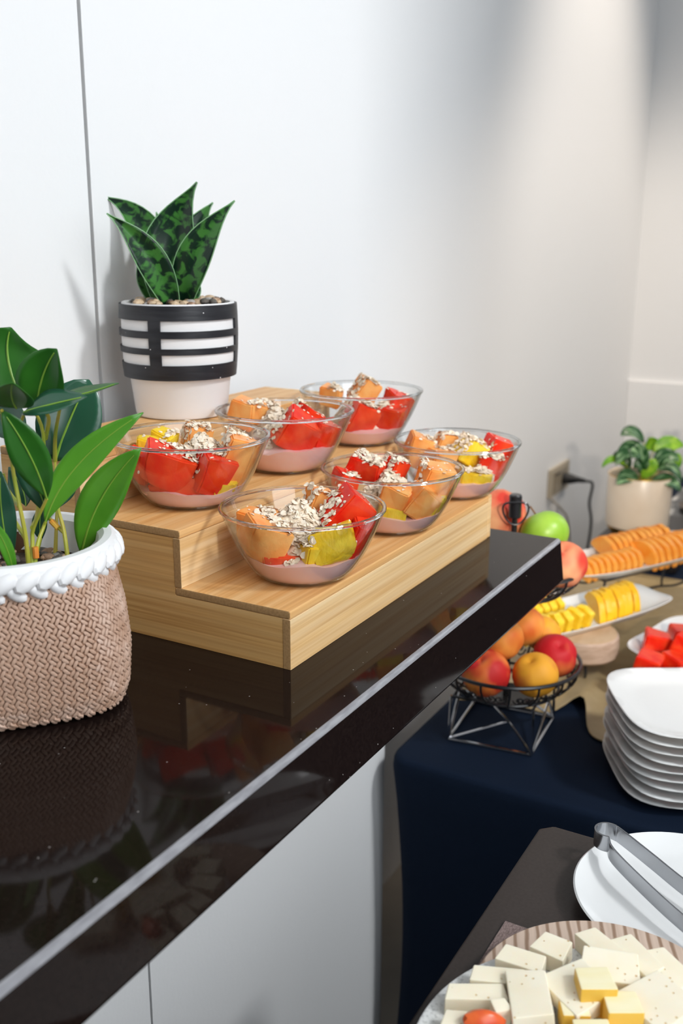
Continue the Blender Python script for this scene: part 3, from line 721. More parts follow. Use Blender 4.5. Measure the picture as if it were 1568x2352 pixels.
LV = [('t', (.0091, .02, .252), (-.0037, .03, .2844), (.0007, .03, .3120), .062, (.1, -1, .15), 'oval', 0, leaf_m),
 ('t', (.0265, 0, .246), (.0359, -.01, .2752), (.052, -.02, .2995), .040, (.1, -1, .2), 'oval', 0, leaf_m),
 ('t', (.019, -.03, .2534), (.0225, -.05, .2664), (.034, -.08, .2809), .034, (0, -.6, -1), 'oval', 0, leaf_m),
 ('b', (.0246, -.03, .2499), (.0478, -.035, .2570), (.0765, -.03, .2631), .034, (.1, -.45, 1), 'oval', 0, leaf_b),
 ('t', (.0395, 0, .2539), (.0664, .01, .2597), (.0915, .02, .2668), .026, (-.1, -.12, 1), 'oval', 0, leaf_m),
 ('b', (.024, .05, .192), (.0366, .06, .2265), (.054, .07, .2625), .056, (.2, -1, .25), 'wide', 0, leaf_b),
 ('l', (.0289, -.01, .1513), (.0596, -.01, .2017), (.1150, 0, .245), .030, (.35, -1, .3), 'tip', 0, leaf_l),
 ('l', (.0473, .03, .1100), (.0702, .02, .1645), (.1095, .01, .2125), .041, (.25, -1, .35), 'tip', 0, leaf_l),
 ('t', (.038, -.03, .1783), (.0334, -.05, .2185), (.0174, -.06, .2567), .034, (.2, -1, .1), 'tip', 0, leaf_m),
 ('b', (.028, 0, .1561), (.0197, 0, .1849), (.0017, 0, .2131), .026, (0, -1, .3), 'tip', 0, leaf_b),
 ('b', (.0014, -.02, .1195), (.0001, -.03, .1625), (.002, -.03, .2013), .026, (.2, -1, .1), 'tip', 0, leaf_b),
 ('l', (.0156, -.06, .116), (.0149, -.07, .1487), (.0052, -.08, .1766), .012, (.6, -1, .3), 'tip', 0, leaf_l),
 ('b', (.0229, .05, .1483), (.0285, .06, .1642), (.0368, .06, .1825), .022, (.2, -1, .2), 'tip', 0, leaf_b),
 ('b', (.006, .05, .1173), (.0061, .05, .1339), (.0097, .05, .1503), .016, (0, -1, .2), 'tip', 0, leaf_b),
 ('b', (-.0021, .04, .153), (-.0078, .05, .1686), (-.0214, .06, .1843), .026, (0, -1, .2), 'tip', 0, leaf_b),
 ('t', (-.0169, 0, .1886), (-.0349, 0, .2334), (-.0574, 0, .2626), .042, (0, -1, .2), 'oval', 0, leaf_m),
 ('t', (-.0168, -.02, .1559), (-.0373, -.04, .2053), (-.0609, -.06, .2342), .042, (0, -1, .2), 'oval', 0, leaf_m),
 ('b', (-.0446, .02, .1243), (-.0772, .02, .1442), (-.1081, .02, .1757), .040, (0, -1, .3), 'oval', 0, leaf_b),
 ('b', (.003, .04, .2184), (-.0178, .06, .2283), (-.0396, .07, .2403), .034, (0, -1, .2), 'oval', 0, leaf_b)]
for _, a, b, c, W, fc, sh, ro, mt in LV:
    leaf_obj('leaf', pl, ad(a), ad(b), ad(c), W, [mt, rib_m], roll=ro, fold=.22, shape=sh, facing=fc, curl=.15, thick=.0006)
STM = [[[.0187, -.03, .100], [.0181, -.03, .1438], [.0151, -.03, .1738], [.0087, -.02, .2082], [.0147, -.02, .2301], [.0245, -.03, .2481]],
 [[.0085, -.02, .2155], [.0118, -.04, .2375], [.0174, -.06, .2567]],
 [[.0199, -.03, .100], [.0201, -.02, .1369], [.0222, -.02, .1503], [.038, -.03, .1783]],
 [[.0441, 0, .100], [.039, .01, .1376], [.0319, .02, .1605], [.024, .05, .192]],
 [[.0206, -.03, .100], [.0234, -.02, .1323], [.0272, -.01, .1474], [.0298, -.01, .1532]],
 [[.0469, .03, .098], [.0475, .03, .1167]],
 [[.0149, -.03, .1719], [-.0031, 0, .1772], [-.0063, 0, .1924]],
 [[.0181, -.03, .1438], [-.0013, 0, .1541], [-.0102, 0, .181]],
 [[.0199, .04, .2146], [.0298, .02, .2375], [.0265, 0, .2502]],
 [[.039, .01, .1376], [.0261, .02, .1446], [.028, 0, .1561]],
 [[.024, .05, .192], [.029, .04, .2185], [.0466, 0, .2521]],
 [[.0211, -.02, .1503], [.0117, .03, .1537], [.0213, .03, .2204], [.0091, .02, .258]],
 [[-.0199, 0, .098], [-.0168, -.02, .1559]], [[-.0235, .01, .098], [-.0169, 0, .1886]], [[-.0218, 0, .098], [-.0446, .02, .1243]],
 [[.0154, -.06, .098], [.0155, -.06, .1309]], [[.0009, -.02, .098], [.0015, -.02, .1214]], [[.003, .03, .098], [.006, .05, .12]], [[.020, .04, .098], [.0229, .05, .15]]]
for s in STM:
    P = smooth_path([ad(q) for q in s]); n = len(P)
    G().tube(P, [.0021-.0009*i/n for i in range(n)], 8).obj('stem', stem_m, pl)
for a, b in (((.0262, .018, .1455), (.0330, .014, .1400)), ((.0236, -.024, .125), (.0232, -.023, .1345))):
    nd = G().tube([ad(a), ad(b)], [.0026, .0026], 8).obj('stem_node', node_m, pl); nd['label'] = 'orange stem node'

# ---------------------------------------------------------------- buffet table with navy cover
TZ = -0.36
g = G()
X0, Y1, X1, Y0 = 0.487, 0.142, 2.75, -1.15
def cover(t, z):
    "outline of the stretch cover at height fraction 0 (top) to 1 (floor), t along the outline"
    return None
ns, nz_ = 44, 16
outl = []
rc = .03
def ol(ins):
    a0, b0, a1, b1 = X0+ins, Y0+ins, X1-ins, Y1-ins; pts = []
    def seg(p, q, n): return [(p[0]+(q[0]-p[0])*i/n, p[1]+(q[1]-p[1])*i/n) for i in range(n)]
    pts += seg((a0, b1-rc), (a0, b0+rc), 14)+seg((a0, b0+rc), (a0+rc, b0), 3)+seg((a0+rc, b0), (a1-rc, b0), 10)+seg((a1-rc, b0), (a1, b0+rc), 3)
    pts += seg((a1, b0+rc), (a1, b1-rc), 10)+seg((a1, b1-rc), (a1-rc, b1), 3)+seg((a1-rc, b1), (a0+rc, b1), 16)
    for i in range(5):
        t = pi/2+pi/2*i/5; pts.append((a0+rc+rc*math.cos(t), b1-rc+rc*math.sin(t)))
    return pts
rings = [(.008, TZ), (.002, TZ-.002), (0, TZ-.008), (-.001, TZ-.02)]+[(.014*math.sin(pi*min(1, (TZ-.02-z)/.64)), z) for z in [TZ-.02-.62*i/12 for i in range(1, 13)]]
N = len(ol(0)); vs = []; fs = []
for ins, z in rings:
    vs += [(x, y, z) for x, y in ol(ins)]
for i in range(len(rings)-1):
    for j in range(N): fs.append((i*N+j, i*N+(j+1) % N, (i+1)*N+(j+1) % N, (i+1)*N+j))
fs.append(tuple(range(N))); fs.append(tuple(range((len(rings)-1)*N, len(rings)*N)))
tc_ = G().add(vs, fs).obj('covered_table', navy_m, ang=60)
tag(tc_, 'buffet table under a tight navy blue cloth cover reaching the floor', 'table')
# beige runner with a wavy near edge
g = G(); nu, nv = 60, 34; vs = []
for i in range(nu+1):
    s = i/nu; y = 0.135-0.50*s
    edge = 0.735+0.075*math.exp(-((y+.060)/.026)**2)-0.030*math.exp(-((y+.125)/.05)**2)+.02*math.sin(y*9)
    if y < -.2: edge -= .02*min(1, (-.2-y)/.1)
    for j in range(nv+1):
        t = j/nv; x = edge+(1.52-edge)*t**1.5
        z = TZ+.0025+.016*math.exp(-((y+.062-.05*(x-.75))/.022)**2)*math.exp(-((x-.78)/.10)**2)
        vs.append((x, y, z))
fs = [(i*(nv+1)+j, i*(nv+1)+j+1, (i+1)*(nv+1)+j+1, (i+1)*(nv+1)+j) for i in range(nu) for j in range(nv)]
me = bpy.data.meshes.new('table_runner'); me.from_pydata(vs, [], fs); me.materials.append(beige_m)
bm = bmesh.new(); bm.from_mesh(me); bmesh.ops.recalc_face_normals(bm, faces=bm.faces); bmesh.ops.solidify(bm, geom=bm.faces[:], thickness=.0015)
bm.to_mesh(me); bm.free(); me.polygons.foreach_set('use_smooth', [True]*len(me.polygons))
tag(inst('table_runner', me, None), 'satin beige runner with a wavy edge lying across the navy table', 'table runner')

# ---------------------------------------------------------------- two tier fruit stand
FS = (0.655, 0.022)
fs_ = thing('fruit_stand', 'two tier black wire fruit stand on a steel cage base, on the navy table', 'fruit stand', (FS[0], FS[1], TZ), 0)
hs = .066
cr = [(-hs-.01, hs-.005, 0), (hs, hs+.01, 0), (hs+.006, -hs+.01, 0), (-hs+.004, -hs, 0)]
tp = [(x*.98, y*.98, .075) for x, y, _ in cr]
R1, RZ1, RZ2, R2_ = .110, .121, .276, .105
for i in range(4):
    a, b = Vector(cr[i]), Vector(cr[(i+1) % 4])
    G().tube([a+Vector((0, 0, .003)), b+Vector((0, 0, .003))], .0026, 8).obj('base_rod', chrome, fs_)
    G().tube([a+Vector((0, 0, .003)), Vector(tp[i])], .0024, 8).obj('upright', chrome, fs_)
    mid = (a+b)/2*.98+Vector((0, 0, .074)); q = a+(b-a)*.27+Vector((0, 0, .047))
    G().tube(smooth_path([a+Vector((0, 0, .004)), q, mid]), .0024, 8).obj('arched_brace', chrome, fs_)
    G().tube([q*.9+mid*.1, b+Vector((0, 0, .004))], .0022, 8).obj('diagonal_brace', chrome, fs_)
    G().tube([Vector(tp[i])*.97, Vector(tp[(i+1) % 4])*.97], .0022, 8).obj('top_rod', wire_k, fs_)
def wire_bowl(zr, R, dep, nm):
    o = G().tube([(R*math.cos(2*pi*i/56), R*math.sin(2*pi*i/56), zr) for i in range(56)], .0030, 8, closed=True).obj(nm, wire_k, fs_)
    pf = lambda t: (R*(1-.62*t**1.7), zr-dep*t**.8)
    g = G()
    for k in range(2):
        r, z = pf((.62, 1.0)[k]); g.tube([(r*math.cos(2*pi*i/48), r*math.sin(2*pi*i/48), z) for i in range(48)], .0024, 6, closed=True)
    g.obj('ring', wire_k, o)
    for k in range(16):
        a = 2*pi*k/16; g = G()
        P = [(pf(t)[0]*math.cos(a), pf(t)[0]*math.sin(a), pf(t)[1]) for t in [i/8 for i in range(9)]]
        g.tube(P, .0018, 6)
        # scroll between the ribs
        am = a+pi/16
        for sg in (-1, 1):
            Q = []
            for i in range(14):
                q = i/13; tt = .30+.16*(1-q)*math.sin(q*9.5); da = sg*(.06+.085*(1-q)*math.cos(q*9.5))
                r, z = pf(tt); Q.append((r*math.cos(am+da), r*math.sin(am+da), z))
            g.tube(Q, .0013, 5)
        g.obj('scroll_rib', wire_k, o)
    # mesh floor of the bowl
    r, z = pf(1.0)
    G().lathe([(.001, z-.001), (r, z-.001), (r, z+.001), (.001, z+.001)], 40).obj('floor_plate', wire_k, o)
wire_bowl(RZ1, R1, .062, 'lower_bowl'); wire_bowl(RZ2, R2_, .055, 'upper_bowl')
G().tube([(0, 0, .06), (0, 0, .345)], .0045, 10).obj('pole', wire_k, fs_)
G().lathe([(.0075, .345), (.0095, .347), (.0095, .379), (.008, .381)], 20).obj('handle_knob', wire_k, fs_)
hr = [(.0005+.019*math.cos(2*pi*i/30)*.49-.0, -.019*math.cos(2*pi*i/30)*.87, .358+.017*math.sin(2*pi*i/30)+.004*math.cos(2*pi*i/15)) for i in range(30)]
G().tube([(x-.009, y-.004, z) for x, y, z in hr], .0015, 8, closed=True).obj('handle_ring', wire_k, fs_)
def peach(loc, r, m, lab, cat='peach', name='peach', group=None, squash=.95, cleft=True, rx=0, rzv=0, stem=False):
    vs = []; fs = []; S, Rn = 28, 16
    for i in range(Rn+1):
        th = pi*i/Rn
        for j in range(S):
            a = 2*pi*j/S; q = r*math.sin(th); z = r*squash*math.cos(th)
            k = 1.0
            if cleft: k -= .07*math.exp(-((((a+pi) % (2*pi))-pi)/.22)**2)*math.sin(th)**.6
            z -= r*.22*math.exp(-(math.sin(th)/.22)**2) if th < pi/2 else -r*.10*math.exp(-(math.sin(th)/.2)**2)
            vs.append((q*math.cos(a)*k, q*math.sin(a)*k, z))
    for i in range(Rn):
        for j in range(S):
            a, b = i*S+j, i*S+(j+1) % S; fs.append((a, b, b+S, a+S))
    o = G().add(vs, fs).obj(name, m, ang=80); o.location = loc; o.rotation_euler = (rx, .2, rzv)
    tag(o, lab, cat, group)
    if stem:
        G().tube(smooth_path([(0, 0, r*.7), (.002, 0, r*.95), (.005, .001, r*1.22)], 4), [.0014]*8+[.0018], 7).obj('stalk', brown_m, o)
    return o
eR, eB = Vector((.4924, -.8704, 0)), Vector((.8704, .4924, 0))
def fpos(r, b, z): return Vector((FS[0], FS[1], 0))+eR*r+eB*b+Vector((0, 0, z))
GP = 'peaches in the lower wire bowl'
peach(fpos(-.0394, -.047, -.2430), .0365, peach_ms[0], 'magenta and orange peach at the front left of the lower wire bowl', group=GP, rx=.5, rzv=-2.2)
peach(fpos(-.010, -.004, -.2050), .0330, peach_ms[1], 'dull orange peach in the middle of the lower wire bowl, against the counter edge', group=GP, rx=.9, rzv=-1.9)
peach(fpos(.0327, -.055, -.2420), .0345, peach_ms[2], 'golden yellow peach at the front of the lower wire bowl', group=GP, rx=.4, rzv=-2.5)
peach(fpos(.0720, -.004, -.2330), .0340, peach_ms[3], 'crimson peach at the right side of the lower wire bowl', group=GP, rx=.6, rzv=-1.2)
peach(fpos(.0330, .052, -.2080), .0335, peach_ms[1], 'orange peach with a dark cheek at the back of the lower wire bowl', group=GP, rx=.4, rzv=2.0)
peach(fpos(.0640, .060, -.2230), .0300, peach_ms[2], 'bright orange peach mostly hidden at the back right of the lower wire bowl', group=GP, rx=.8, rzv=1.0)
peach(fpos(-.055, .045, -.2430), .0330, peach_ms[1], 'orange peach at the back left of the lower wire bowl, behind the magenta one', group=GP, rx=.8, rzv=.4)
peach(fpos(-.014, .052, -.028), .0400, peach_ms[4], 'large pink red mango behind the black handle of the fruit stand', 'mango', 'mango', squash=1.1, cleft=False, rx=.5, rzv=.6)
peach(fpos(.0480, .012, -.0420), .0370, green_m, 'bright green apple with a brown stalk in the upper wire bowl', 'apple', 'green_apple', squash=.9, cleft=False, rx=.55, rzv=2.5, stem=True)
peach(fpos(.0660, -.046, -.0720), .0350, peach_ms[4], 'red and cream nectarine at the right edge of the upper wire bowl', 'nectarine', 'nectarine', rx=.4, rzv=-1.8)
peach(fpos(-.045, -.030, -.0800), .0330, peach_ms[3], 'dark red nectarine in the upper wire bowl, hidden behind the counter corner', 'nectarine', 'nectarine', rx=.4, rzv=-.8)

# ---------------------------------------------------------------- platters of cut fruit
def dish(name, lab, cat, loc, rzv, hx, hy, dep, n=4.5, group=None, th=.004, m=None, lift=1.0):
    "rounded rectangular dish, rim raised, corners lifted"
    vs = []; fs = []; S = 72
    prof = [(0.0, 0.0), (.62, .0), (.74, .10), (.88, .62), (1.0, 1.0), (1.01, .93), (.90, .45), (.76, -.18), (.60, -.30), (0.0, -.30)]
    for q, zz in prof:
        for j in range(S):
            a = 2*pi*j/S; c, s = math.cos(a), math.sin(a)
            k = 1/((abs(c)**n+abs(s)**n)**(1/n)); cor = max(0, k-1)/.25
            qq = max(q, .01)
            vs.append((c*k*qq*hx, s*k*qq*hy, zz*dep*(1+.35*cor*lift)+(-.0 if zz >= 0 else 0)))
    for i in range(len(prof)-1):
        for j in range(S):
            a, b = i*S+j, i*S+(j+1) % S; fs.append((a, b, b+S, a+S))
    fs.append(tuple(range(S))); fs.append(tuple(range((len(prof)-1)*S, len(prof)*S)))
    o = G().add(vs, fs).obj(name, m or ceram_m, ang=50); o.location = loc; o.rotation_euler = (0, 0, rzv)
    return tag(o, lab, cat, group)
PA = math.radians(-28)
PU, PW = Vector((math.cos(PA), math.sin(PA), 0)), Vector((-math.sin(PA), math.cos(PA), 0))
C1 = Vector((.985, .008, -.283)); C2 = Vector((1.292, -.018, -.253))
dish('serving_platter', 'long white platter of pineapple slices resting on a wood slice', 'platter', C1, PA, .205, .066, .014)
dish('serving_platter', 'long white platter of orange melon slices on the tall black wire rack', 'platter', C2, PA, .215, .072, .014)
WA = math.radians(-14); C3 = Vector((1.000, -.222, -.314))
dish('serving_dish', 'square white dish of red papaya cubes behind the plate stack', 'dish', C3, WA, .118, .118, .016)
def slab_slice(name, cat, m, pos, rot, poly, th, lab, group, bev=.0025):
    o = G().prism(poly, -th/2, th/2).obj(name, m, bevel=bev, bseg=2); o.matrix_world = Matrix.Translation(pos) @ rot
    return tag(o, lab, cat, group)
def rotm(yaw, lean, roll=0): return (Matrix.Rotation(yaw, 4, 'Z') @ Matrix.Rotation(lean, 4, 'Y') @ Matrix.Rotation(math.radians(90), 4, 'X') @ Matrix.Rotation(roll, 4, 'Y'))
half = [(.032*math.cos(a), .034*math.sin(a)) for a in [pi*i/10 for i in range(11)]]
wedge = [(-.021, 0), (.021, 0), (.017, .030), (.004, .036), (-.014, .030)]
bigdisc = [(.040*math.cos(a), .038*math.sin(a)) for a in [pi*i/12 for i in range(13)]]
pm = mat('pineapple_slice', (0.88, 0.52, 0.008), 0.35, col2=(0.92, 0.66, 0.04), scale=(80, 80, 80), bump=.4)
mm = mat('mango_slice', (0.86, 0.44, 0.006), 0.4, col2=(0.88, 0.52, 0.012), scale=(30, 30, 30))
cm = mat('melon_slice', (0.90, 0.30, 0.025), 0.38, col2=(0.92, 0.42, 0.07), scale=(40, 40, 40), bump=.2)
ORD = ['first', 'second', 'third', 'fourth', 'fifth', 'sixth', 'seventh', 'eighth', 'ninth', 'tenth', 'eleventh', 'twelfth']
def row(n, start, stepv, name, cat, m, poly, th, yaw, lean, labf, group, sc=1.0):
    for i in range(n):
        pos = start+stepv*i
        pl_ = [(x*sc*random.uniform(.93, 1.05), y*sc*random.uniform(.95, 1.06)) for x, y in poly]
        slab_slice(name, cat, m, pos, rotm(yaw+random.uniform(-.08, .08), lean+random.uniform(-.05, .05)), pl_, th, labf(i), group)
zf = .008
row(8, C1+PU*(-.165)+PW*.026+Vector((0, 0, zf)), PU*.0185, 'pineapple_slice', 'pineapple', pm, wedge, .0145, PA+pi/2, -.30,
    lambda i: 'yellow pineapple slice, %s from the left in the back row of the platter' % ORD[i], 'pineapple slices in the back row')
row(7, C1+PU*(-.170)+PW*(-.030)+Vector((0, 0, zf)), PU*.0235, 'pineapple_slice', 'pineapple', pm, wedge, .017, PA+pi/2+.25, -.42,
    lambda i: 'yellow pineapple slice, %s from the left in the front row of the platter' % ORD[i], 'pineapple slices in the front row')
row(7, C1+PU*.030+PW*(-.010)+Vector((0, 0, zf)), PU*.0165+PW*.002, 'pineapple_slice', 'pineapple', mm, bigdisc, .0135, PA+pi/2-.35, -.45,
    lambda i: 'deep yellow rounded pineapple slice, %s from the left in the right hand fan' % ORD[i], 'rounded pineapple slices in the right fan')
row(9, C2+PU*(-.185)+PW*(-.020)+Vector((0, 0, zf)), PU*.0180, 'melon_slice', 'melon', cm, half, .013, PA+pi/2+.2, -.42,
    lambda i: 'orange melon slice, %s from the left in the front left row' % ORD[i], 'melon slices in the front left row', .9)
row(10, C2+PU*(-.060)+PW*(.030)+Vector((0, 0, zf)), PU*.0185, 'melon_slice', 'melon', cm, bigdisc, .012, PA+pi/2-.2, -.40,
    lambda i: 'orange melon slice, %s from the left in the tall back row' % ORD[i], 'melon slices in the tall back row', 1.12)
row(8, C2+PU*(-.004)+PW*(-.016)+Vector((0, 0, zf)), PU*.0200, 'melon_slice', 'melon', cm, bigdisc, .013, PA+pi/2+.12, -.50,
    lambda i: 'broad orange melon slice, %s from the left in the front right row' % ORD[i], 'melon slices in the front right row', 1.0)
# red papaya cubes on the square dish
def cube(name, cat, m, c, s, yaw, tilt, lab, group):
    bm = bmesh.new(); bmesh.ops.create_cube(bm, size=1)
    for v in bm.verts: v.co = Vector((v.co.x*s[0]*random.uniform(.8, 1.1), v.co.y*s[1]*random.uniform(.8, 1.1), v.co.z*s[2]*random.uniform(.85, 1.08)))
    bmesh.ops.transform(bm, matrix=(Matrix.Rotation(yaw, 4, 'Z') @ Matrix.Rotation(tilt, 4, 'X')), verts=bm.verts)
    bmesh.ops.bevel(bm, geom=bm.edges[:], offset=.002, segments=2, affect='EDGES')
    me = bpy.data.meshes.new(name); bm.to_mesh(me); bm.free(); me.materials.append(m)
    o = bpy.data.objects.new(name, me); COL.objects.link(o); o.location = c
    return tag(o, lab, cat, group)
GC = 'papaya cubes on the square dish'
for (x, y, z, s, yaw, ti, lab) in (
    (.878, -.158, .020, (.040, .034, .030), .3, .2, 'red papaya cube at the front left corner of the square dish'),
    (.905, -.198, .019, (.036, .040, .028), -.4, .1, 'red papaya cube at the front right of the square dish, by the rim'),
    (.965, -.150, .022, (.038, .036, .036), .5, .15, 'red papaya cube standing at the back left of the square dish'),
    (.950, -.205, .038, (.042, .036, .032), .1, .25, 'red papaya cube lying on top of the others in the square dish'),
    (1.000, -.215, .022, (.040, .038, .034), -.2, .1, 'red papaya cube in the middle of the square dish'),
    (1.030, -.180, .020, (.036, .036, .032), .7, .1, 'red papaya cube at the far left edge of the square dish'),
    (.945, -.262, .020, (.036, .038, .030), .9, .1, 'red papaya cube at the right edge of the square dish'),
    (1.050, -.255, .020, (.036, .034, .030), .2, .2, 'red papaya cube at the far right of the square dish')):
    cube('papaya_cube', 'papaya', pap_m, (x-.012, y+.010, C3.z+z), tuple(q*1.2 for q in s), yaw+WA, ti, lab, GC)
# wood slice stand under the pineapple platter
ws = thing('wood_slice_stand', 'round pale wood slice on short wire feet under the pineapple platter', 'stand', (.940, -.014, TZ+.003))
wp = [(.0600, .030), (.0635, .034), (.0645, .050), (.0630, .066), (.0600, .0695)]
G().lathe(wp, 56).obj('wood_slice', [edge_wood], ws)
G().lathe([(.001, .0692), (.0595, .0692), (.0595, .0705), (.001, .0705)], 56).obj('sawn_top', top_wood, ws)
for k in range(3):
    a = 2*pi*k/3-.6
    G().tube(smooth_path([(.03*math.cos(a), .03*math.sin(a), .031), (.052*math.cos(a), .052*math.sin(a), .018), (.050*math.cos(a), .050*math.sin(a), 0)]), .0024, 8).obj('foot', wire_k, ws)
# black wire rack under the melon platter
rk = thing('wire_rack', 'black curly wire rack holding up the long melon platter', 'rack', (C2.x, C2.y, TZ+.003), PA)
RH = .097
for sx in (-1, 1):
    for sy in (-1, 1):
        x, y = .150*sx, .052*sy
        G().tube(smooth_path([(x*.92, y*.9, RH), (x*.98, y, RH*.8), (x*1.10, y*1.15, RH*.45), (x*1.02, y*1.05, RH*.18), (x*1.05, y*1.1, 0)]), .0026, 8).obj('leg', wire_k, rk)
    G().tube([(.138*sx, -.047, RH), (.138*sx, .047, RH)], .0024, 8).obj('cross_bar', wire_k, rk)
for sy in (-1, 1):
    G().tube([(-.138, .047*sy, RH), (.138, .047*sy, RH)], .0024, 8).obj('top_bar', wire_k, rk)
    G().tube(smooth_path([(-.150, .052*sy, RH*.78), (-.08, .052*sy, RH*.55), (0, .052*sy, RH*.62), (.08, .052*sy, RH*.55), (.150, .052*sy, RH*.78)]), .0024, 8).obj('curved_brace', wire_k, rk)
    for sx in (-1, 1):
        G().tube([(sx*(.105+.016*(1-i/20)*math.cos(i*.55)), .052*sy, RH*.80+.016*(1-i/20)*math.sin(i*.55)) for i in range(20)], .0019, 6).obj('scroll', wire_k, rk)
# low wire stand under the square dish
lk = thing('wire_trivet', 'low black wire trivet under the square papaya dish', 'trivet', (C3.x, C3.y, TZ+.003), WA)
G().tube([(.06*math.cos(2*pi*i/40), .06*math.sin(2*pi*i/40), (-.012+.048)) for i in range(40)], .0024, 8, closed=True).obj('ring', wire_k, lk)
for k in range(4):
    a = pi/4+pi/2*k; G().tube([(.06*math.cos(a), .06*math.sin(a), .036), (.07*math.cos(a), .07*math.sin(a), 0)], .0024, 8).obj('leg', wire_k, lk)

# ---------------------------------------------------------------- stack of square plates
SA = math.radians(30)
for k in range(9):
    z = TZ+.0045+k*.0128
    o = dish('square_plate', 'white square plate, %s from the bottom of the nine plate stack' % ORD[k], 'plate',
             (.6525+random.uniform(-.003, .003), -.2615+random.uniform(-.003, .003), z), SA+random.uniform(-.03, .03), .112, .112, .0105, 4.0, 'square plates stacked on the navy table', lift=.6)

# ---------------------------------------------------------------- potted plants at the far end
bx = G().box(1.56, 1.86, -.05, .140, TZ+.0005, -.3005).obj('plant_riser', dark_box, bevel=.003)
tag(bx, 'dark low wooden box under the cream pot at the far end of the table', 'box')
pt = thing('potted_plant', 'striped leaf houseplant in a cream pot with gold base, on the dark box', 'plant', (1.645, .066, -.300), EA)
G().lathe([(.052, .0), (.058, .002), (.068, .016), (.071, .024)], 56).obj('gold_base', gold_m, pt)['label'] = 'gold base of the pot'
G().lathe([(.0708, .0235), (.0732, .030), (.0738, .08), (.0745, .146), (.0735, .1475), (.0710, .146), (.0695, .12)], 56, cap0=False, cap1=False).obj('pot', cream_m, pt)
G().lathe([(.001, .122), (.0695, .122), (.0695, .126), (.001, .128)], 40).obj('soil', soil_m, pt)
G().tube([(.0738*math.cos(2*pi*i/56), .0738*math.sin(2*pi*i/56), .1465) for i in range(56)], .0012, 6, closed=True).obj('gold_rim', gold_m, pt)
KL = [((.002, 0, .222), (-.028, -.01, .247), (-.060, -.02, .242), .040, varieg, (-.1, -.6, .8)),
 ((.004, -.01, .185), (-.035, -.03, .213), (-.072, -.04, .176), .046, varieg, (-.3, -.8, .7)),
 ((.010, -.02, .178), (-.018, -.04, .205), (-.044, -.05, .196), .040, varieg, (0, -.9, .5)),
 ((.025, 0, .200), (.058, 0, .218), (.097, 0, .214), .040, lime_m, (.2, -.9, .5)),
 ((.028, .01, .200), (.020, .01, .218), (.012, .0, .233), .036, lime_m, (0, -1, .3)),
 ((.022, -.02, .180), (.048, -.03, .196), (.075, -.04, .186), .042, varieg, (.3, -.8, .7)),
 ((.030, -.02, .165), (.060, -.03, .168), (.085, -.04, .136), .040, varieg, (.5, -.7, .7)),
 ((.018, -.03, .140), (.050, -.05, .142), (.078, -.06, .120), .042, varieg, (.3, -.7, .8)),
 ((-.015, -.03, .150), (-.045, -.05, .152), (-.071, -.06, .134), .040, varieg, (-.3, -.8, .6)),
 ((-.040, -.01, .170), (-.075, -.02, .186), (-.098, -.02, .165), .018, lime_m, (-.3, -.8, .5)),
 ((.045, .01, .150), (.080, .01, .180), (.088, .01, .150), .034, lime_m, (.2, -1, .3)),
 ((-.005, -.02, .150), (-.012, -.04, .180), (-.030, -.04, .170), .038, varieg, (0, -.9, .4)),
 ((-.002, -.02, .140), (.012, -.03, .170), (.020, -.03, .190), .034, lime_m, (0, -1, .2)),
 ((-.020, .02, .150), (-.040, .03, .180), (-.058, .04, .165), .036, varieg, (-.2, -.8, .5))]
for a, b, c, W, m, fc in KL:
    leaf_obj('leaf', pt, a, b, c, W, [m, rib_m], fold=.2, shape='oval', facing=fc, n=10, thick=.0006, rib=False)
    G().tube(smooth_path([(a[0]*.25, a[1]*.3, .122), (a[0]*.7, a[1]*.6, .122+(a[2]-.122)*.6), a]), .0013, 6).obj('stem', stem_m, pt)
ty = G().box(1.98, 2.40, -.22, .10, TZ+.0005, TZ+.014).obj('serving_tray', tray_m, bevel=.003)
tag(ty, 'black and white marbled tray under the grey pot at the back', 'tray')
fp = thing('potted_plant', 'purple flowering green plant in a grey ribbed pot at the right edge', 'plant', (2.140, -.035, TZ+.0145), EA)
G().lathe([(.070, 0), (.092, .002), (.098, .010), (.094, .012), (.07, .012)], 48).obj('saucer', grey_pot, fp)
prf = [(.066, .0125), (.070, .0135), (.088, .13), (.089, .136), (.084, .136), (.082, .12)]
gg = G(); S = 96; vs = []; fs = []
for i, (r, z) in enumerate(prf):
    for j in range(S):
        q = r-(.0016 if j % 2 and i in (1, 2) else 0); a = 2*pi*j/S; vs.append((q*math.cos(a), q*math.sin(a), z))
for i in range(len(prf)-1):
    for j in range(S): a, b = i*S+j, i*S+(j+1) % S; fs.append((a, b, b+S, a+S))
fs.append(tuple(range(S))[::-1])
gg.add(vs, fs).obj('pot', grey_pot, fp)
G().lathe([(.001, .115), (.0815, .115), (.0815, .119), (.001, .120)], 32).obj('soil', soil_m, fp)
for i in range(34):
    a = random.random()*2*pi; q = .085*math.sqrt(random.random()); zt = .17+random.uniform(0, .08)
    c = Vector((q*math.cos(a), q*math.sin(a), zt)); b0 = Vector((q*.5*math.cos(a), q*.5*math.sin(a), .118))
    if i < 20:
        d = Vector((math.cos(a), math.sin(a), .3))*.022
        leaf_obj('leaf', fp, c-d, c+Vector((0, 0, .006)), c+d, .024, [lime_m], fold=.2, facing=(math.cos(a)*.4, math.sin(a)*.4-.4, .9), n=6, rib=False, thick=.0006)
    else:
        g = G()
        for k in range(5):
            t = 2*pi*k/5; g.ball(c+Vector((.006*math.cos(t), .002, .006*math.sin(t)+.01)), .005, .003, .005, 7, 4)
        g.obj('blossom', purp_m, fp)
    G().tube([b0, (b0+c)/2+Vector((0, 0, .01)), c], .0012, 5).obj('stem', stem_m, fp)

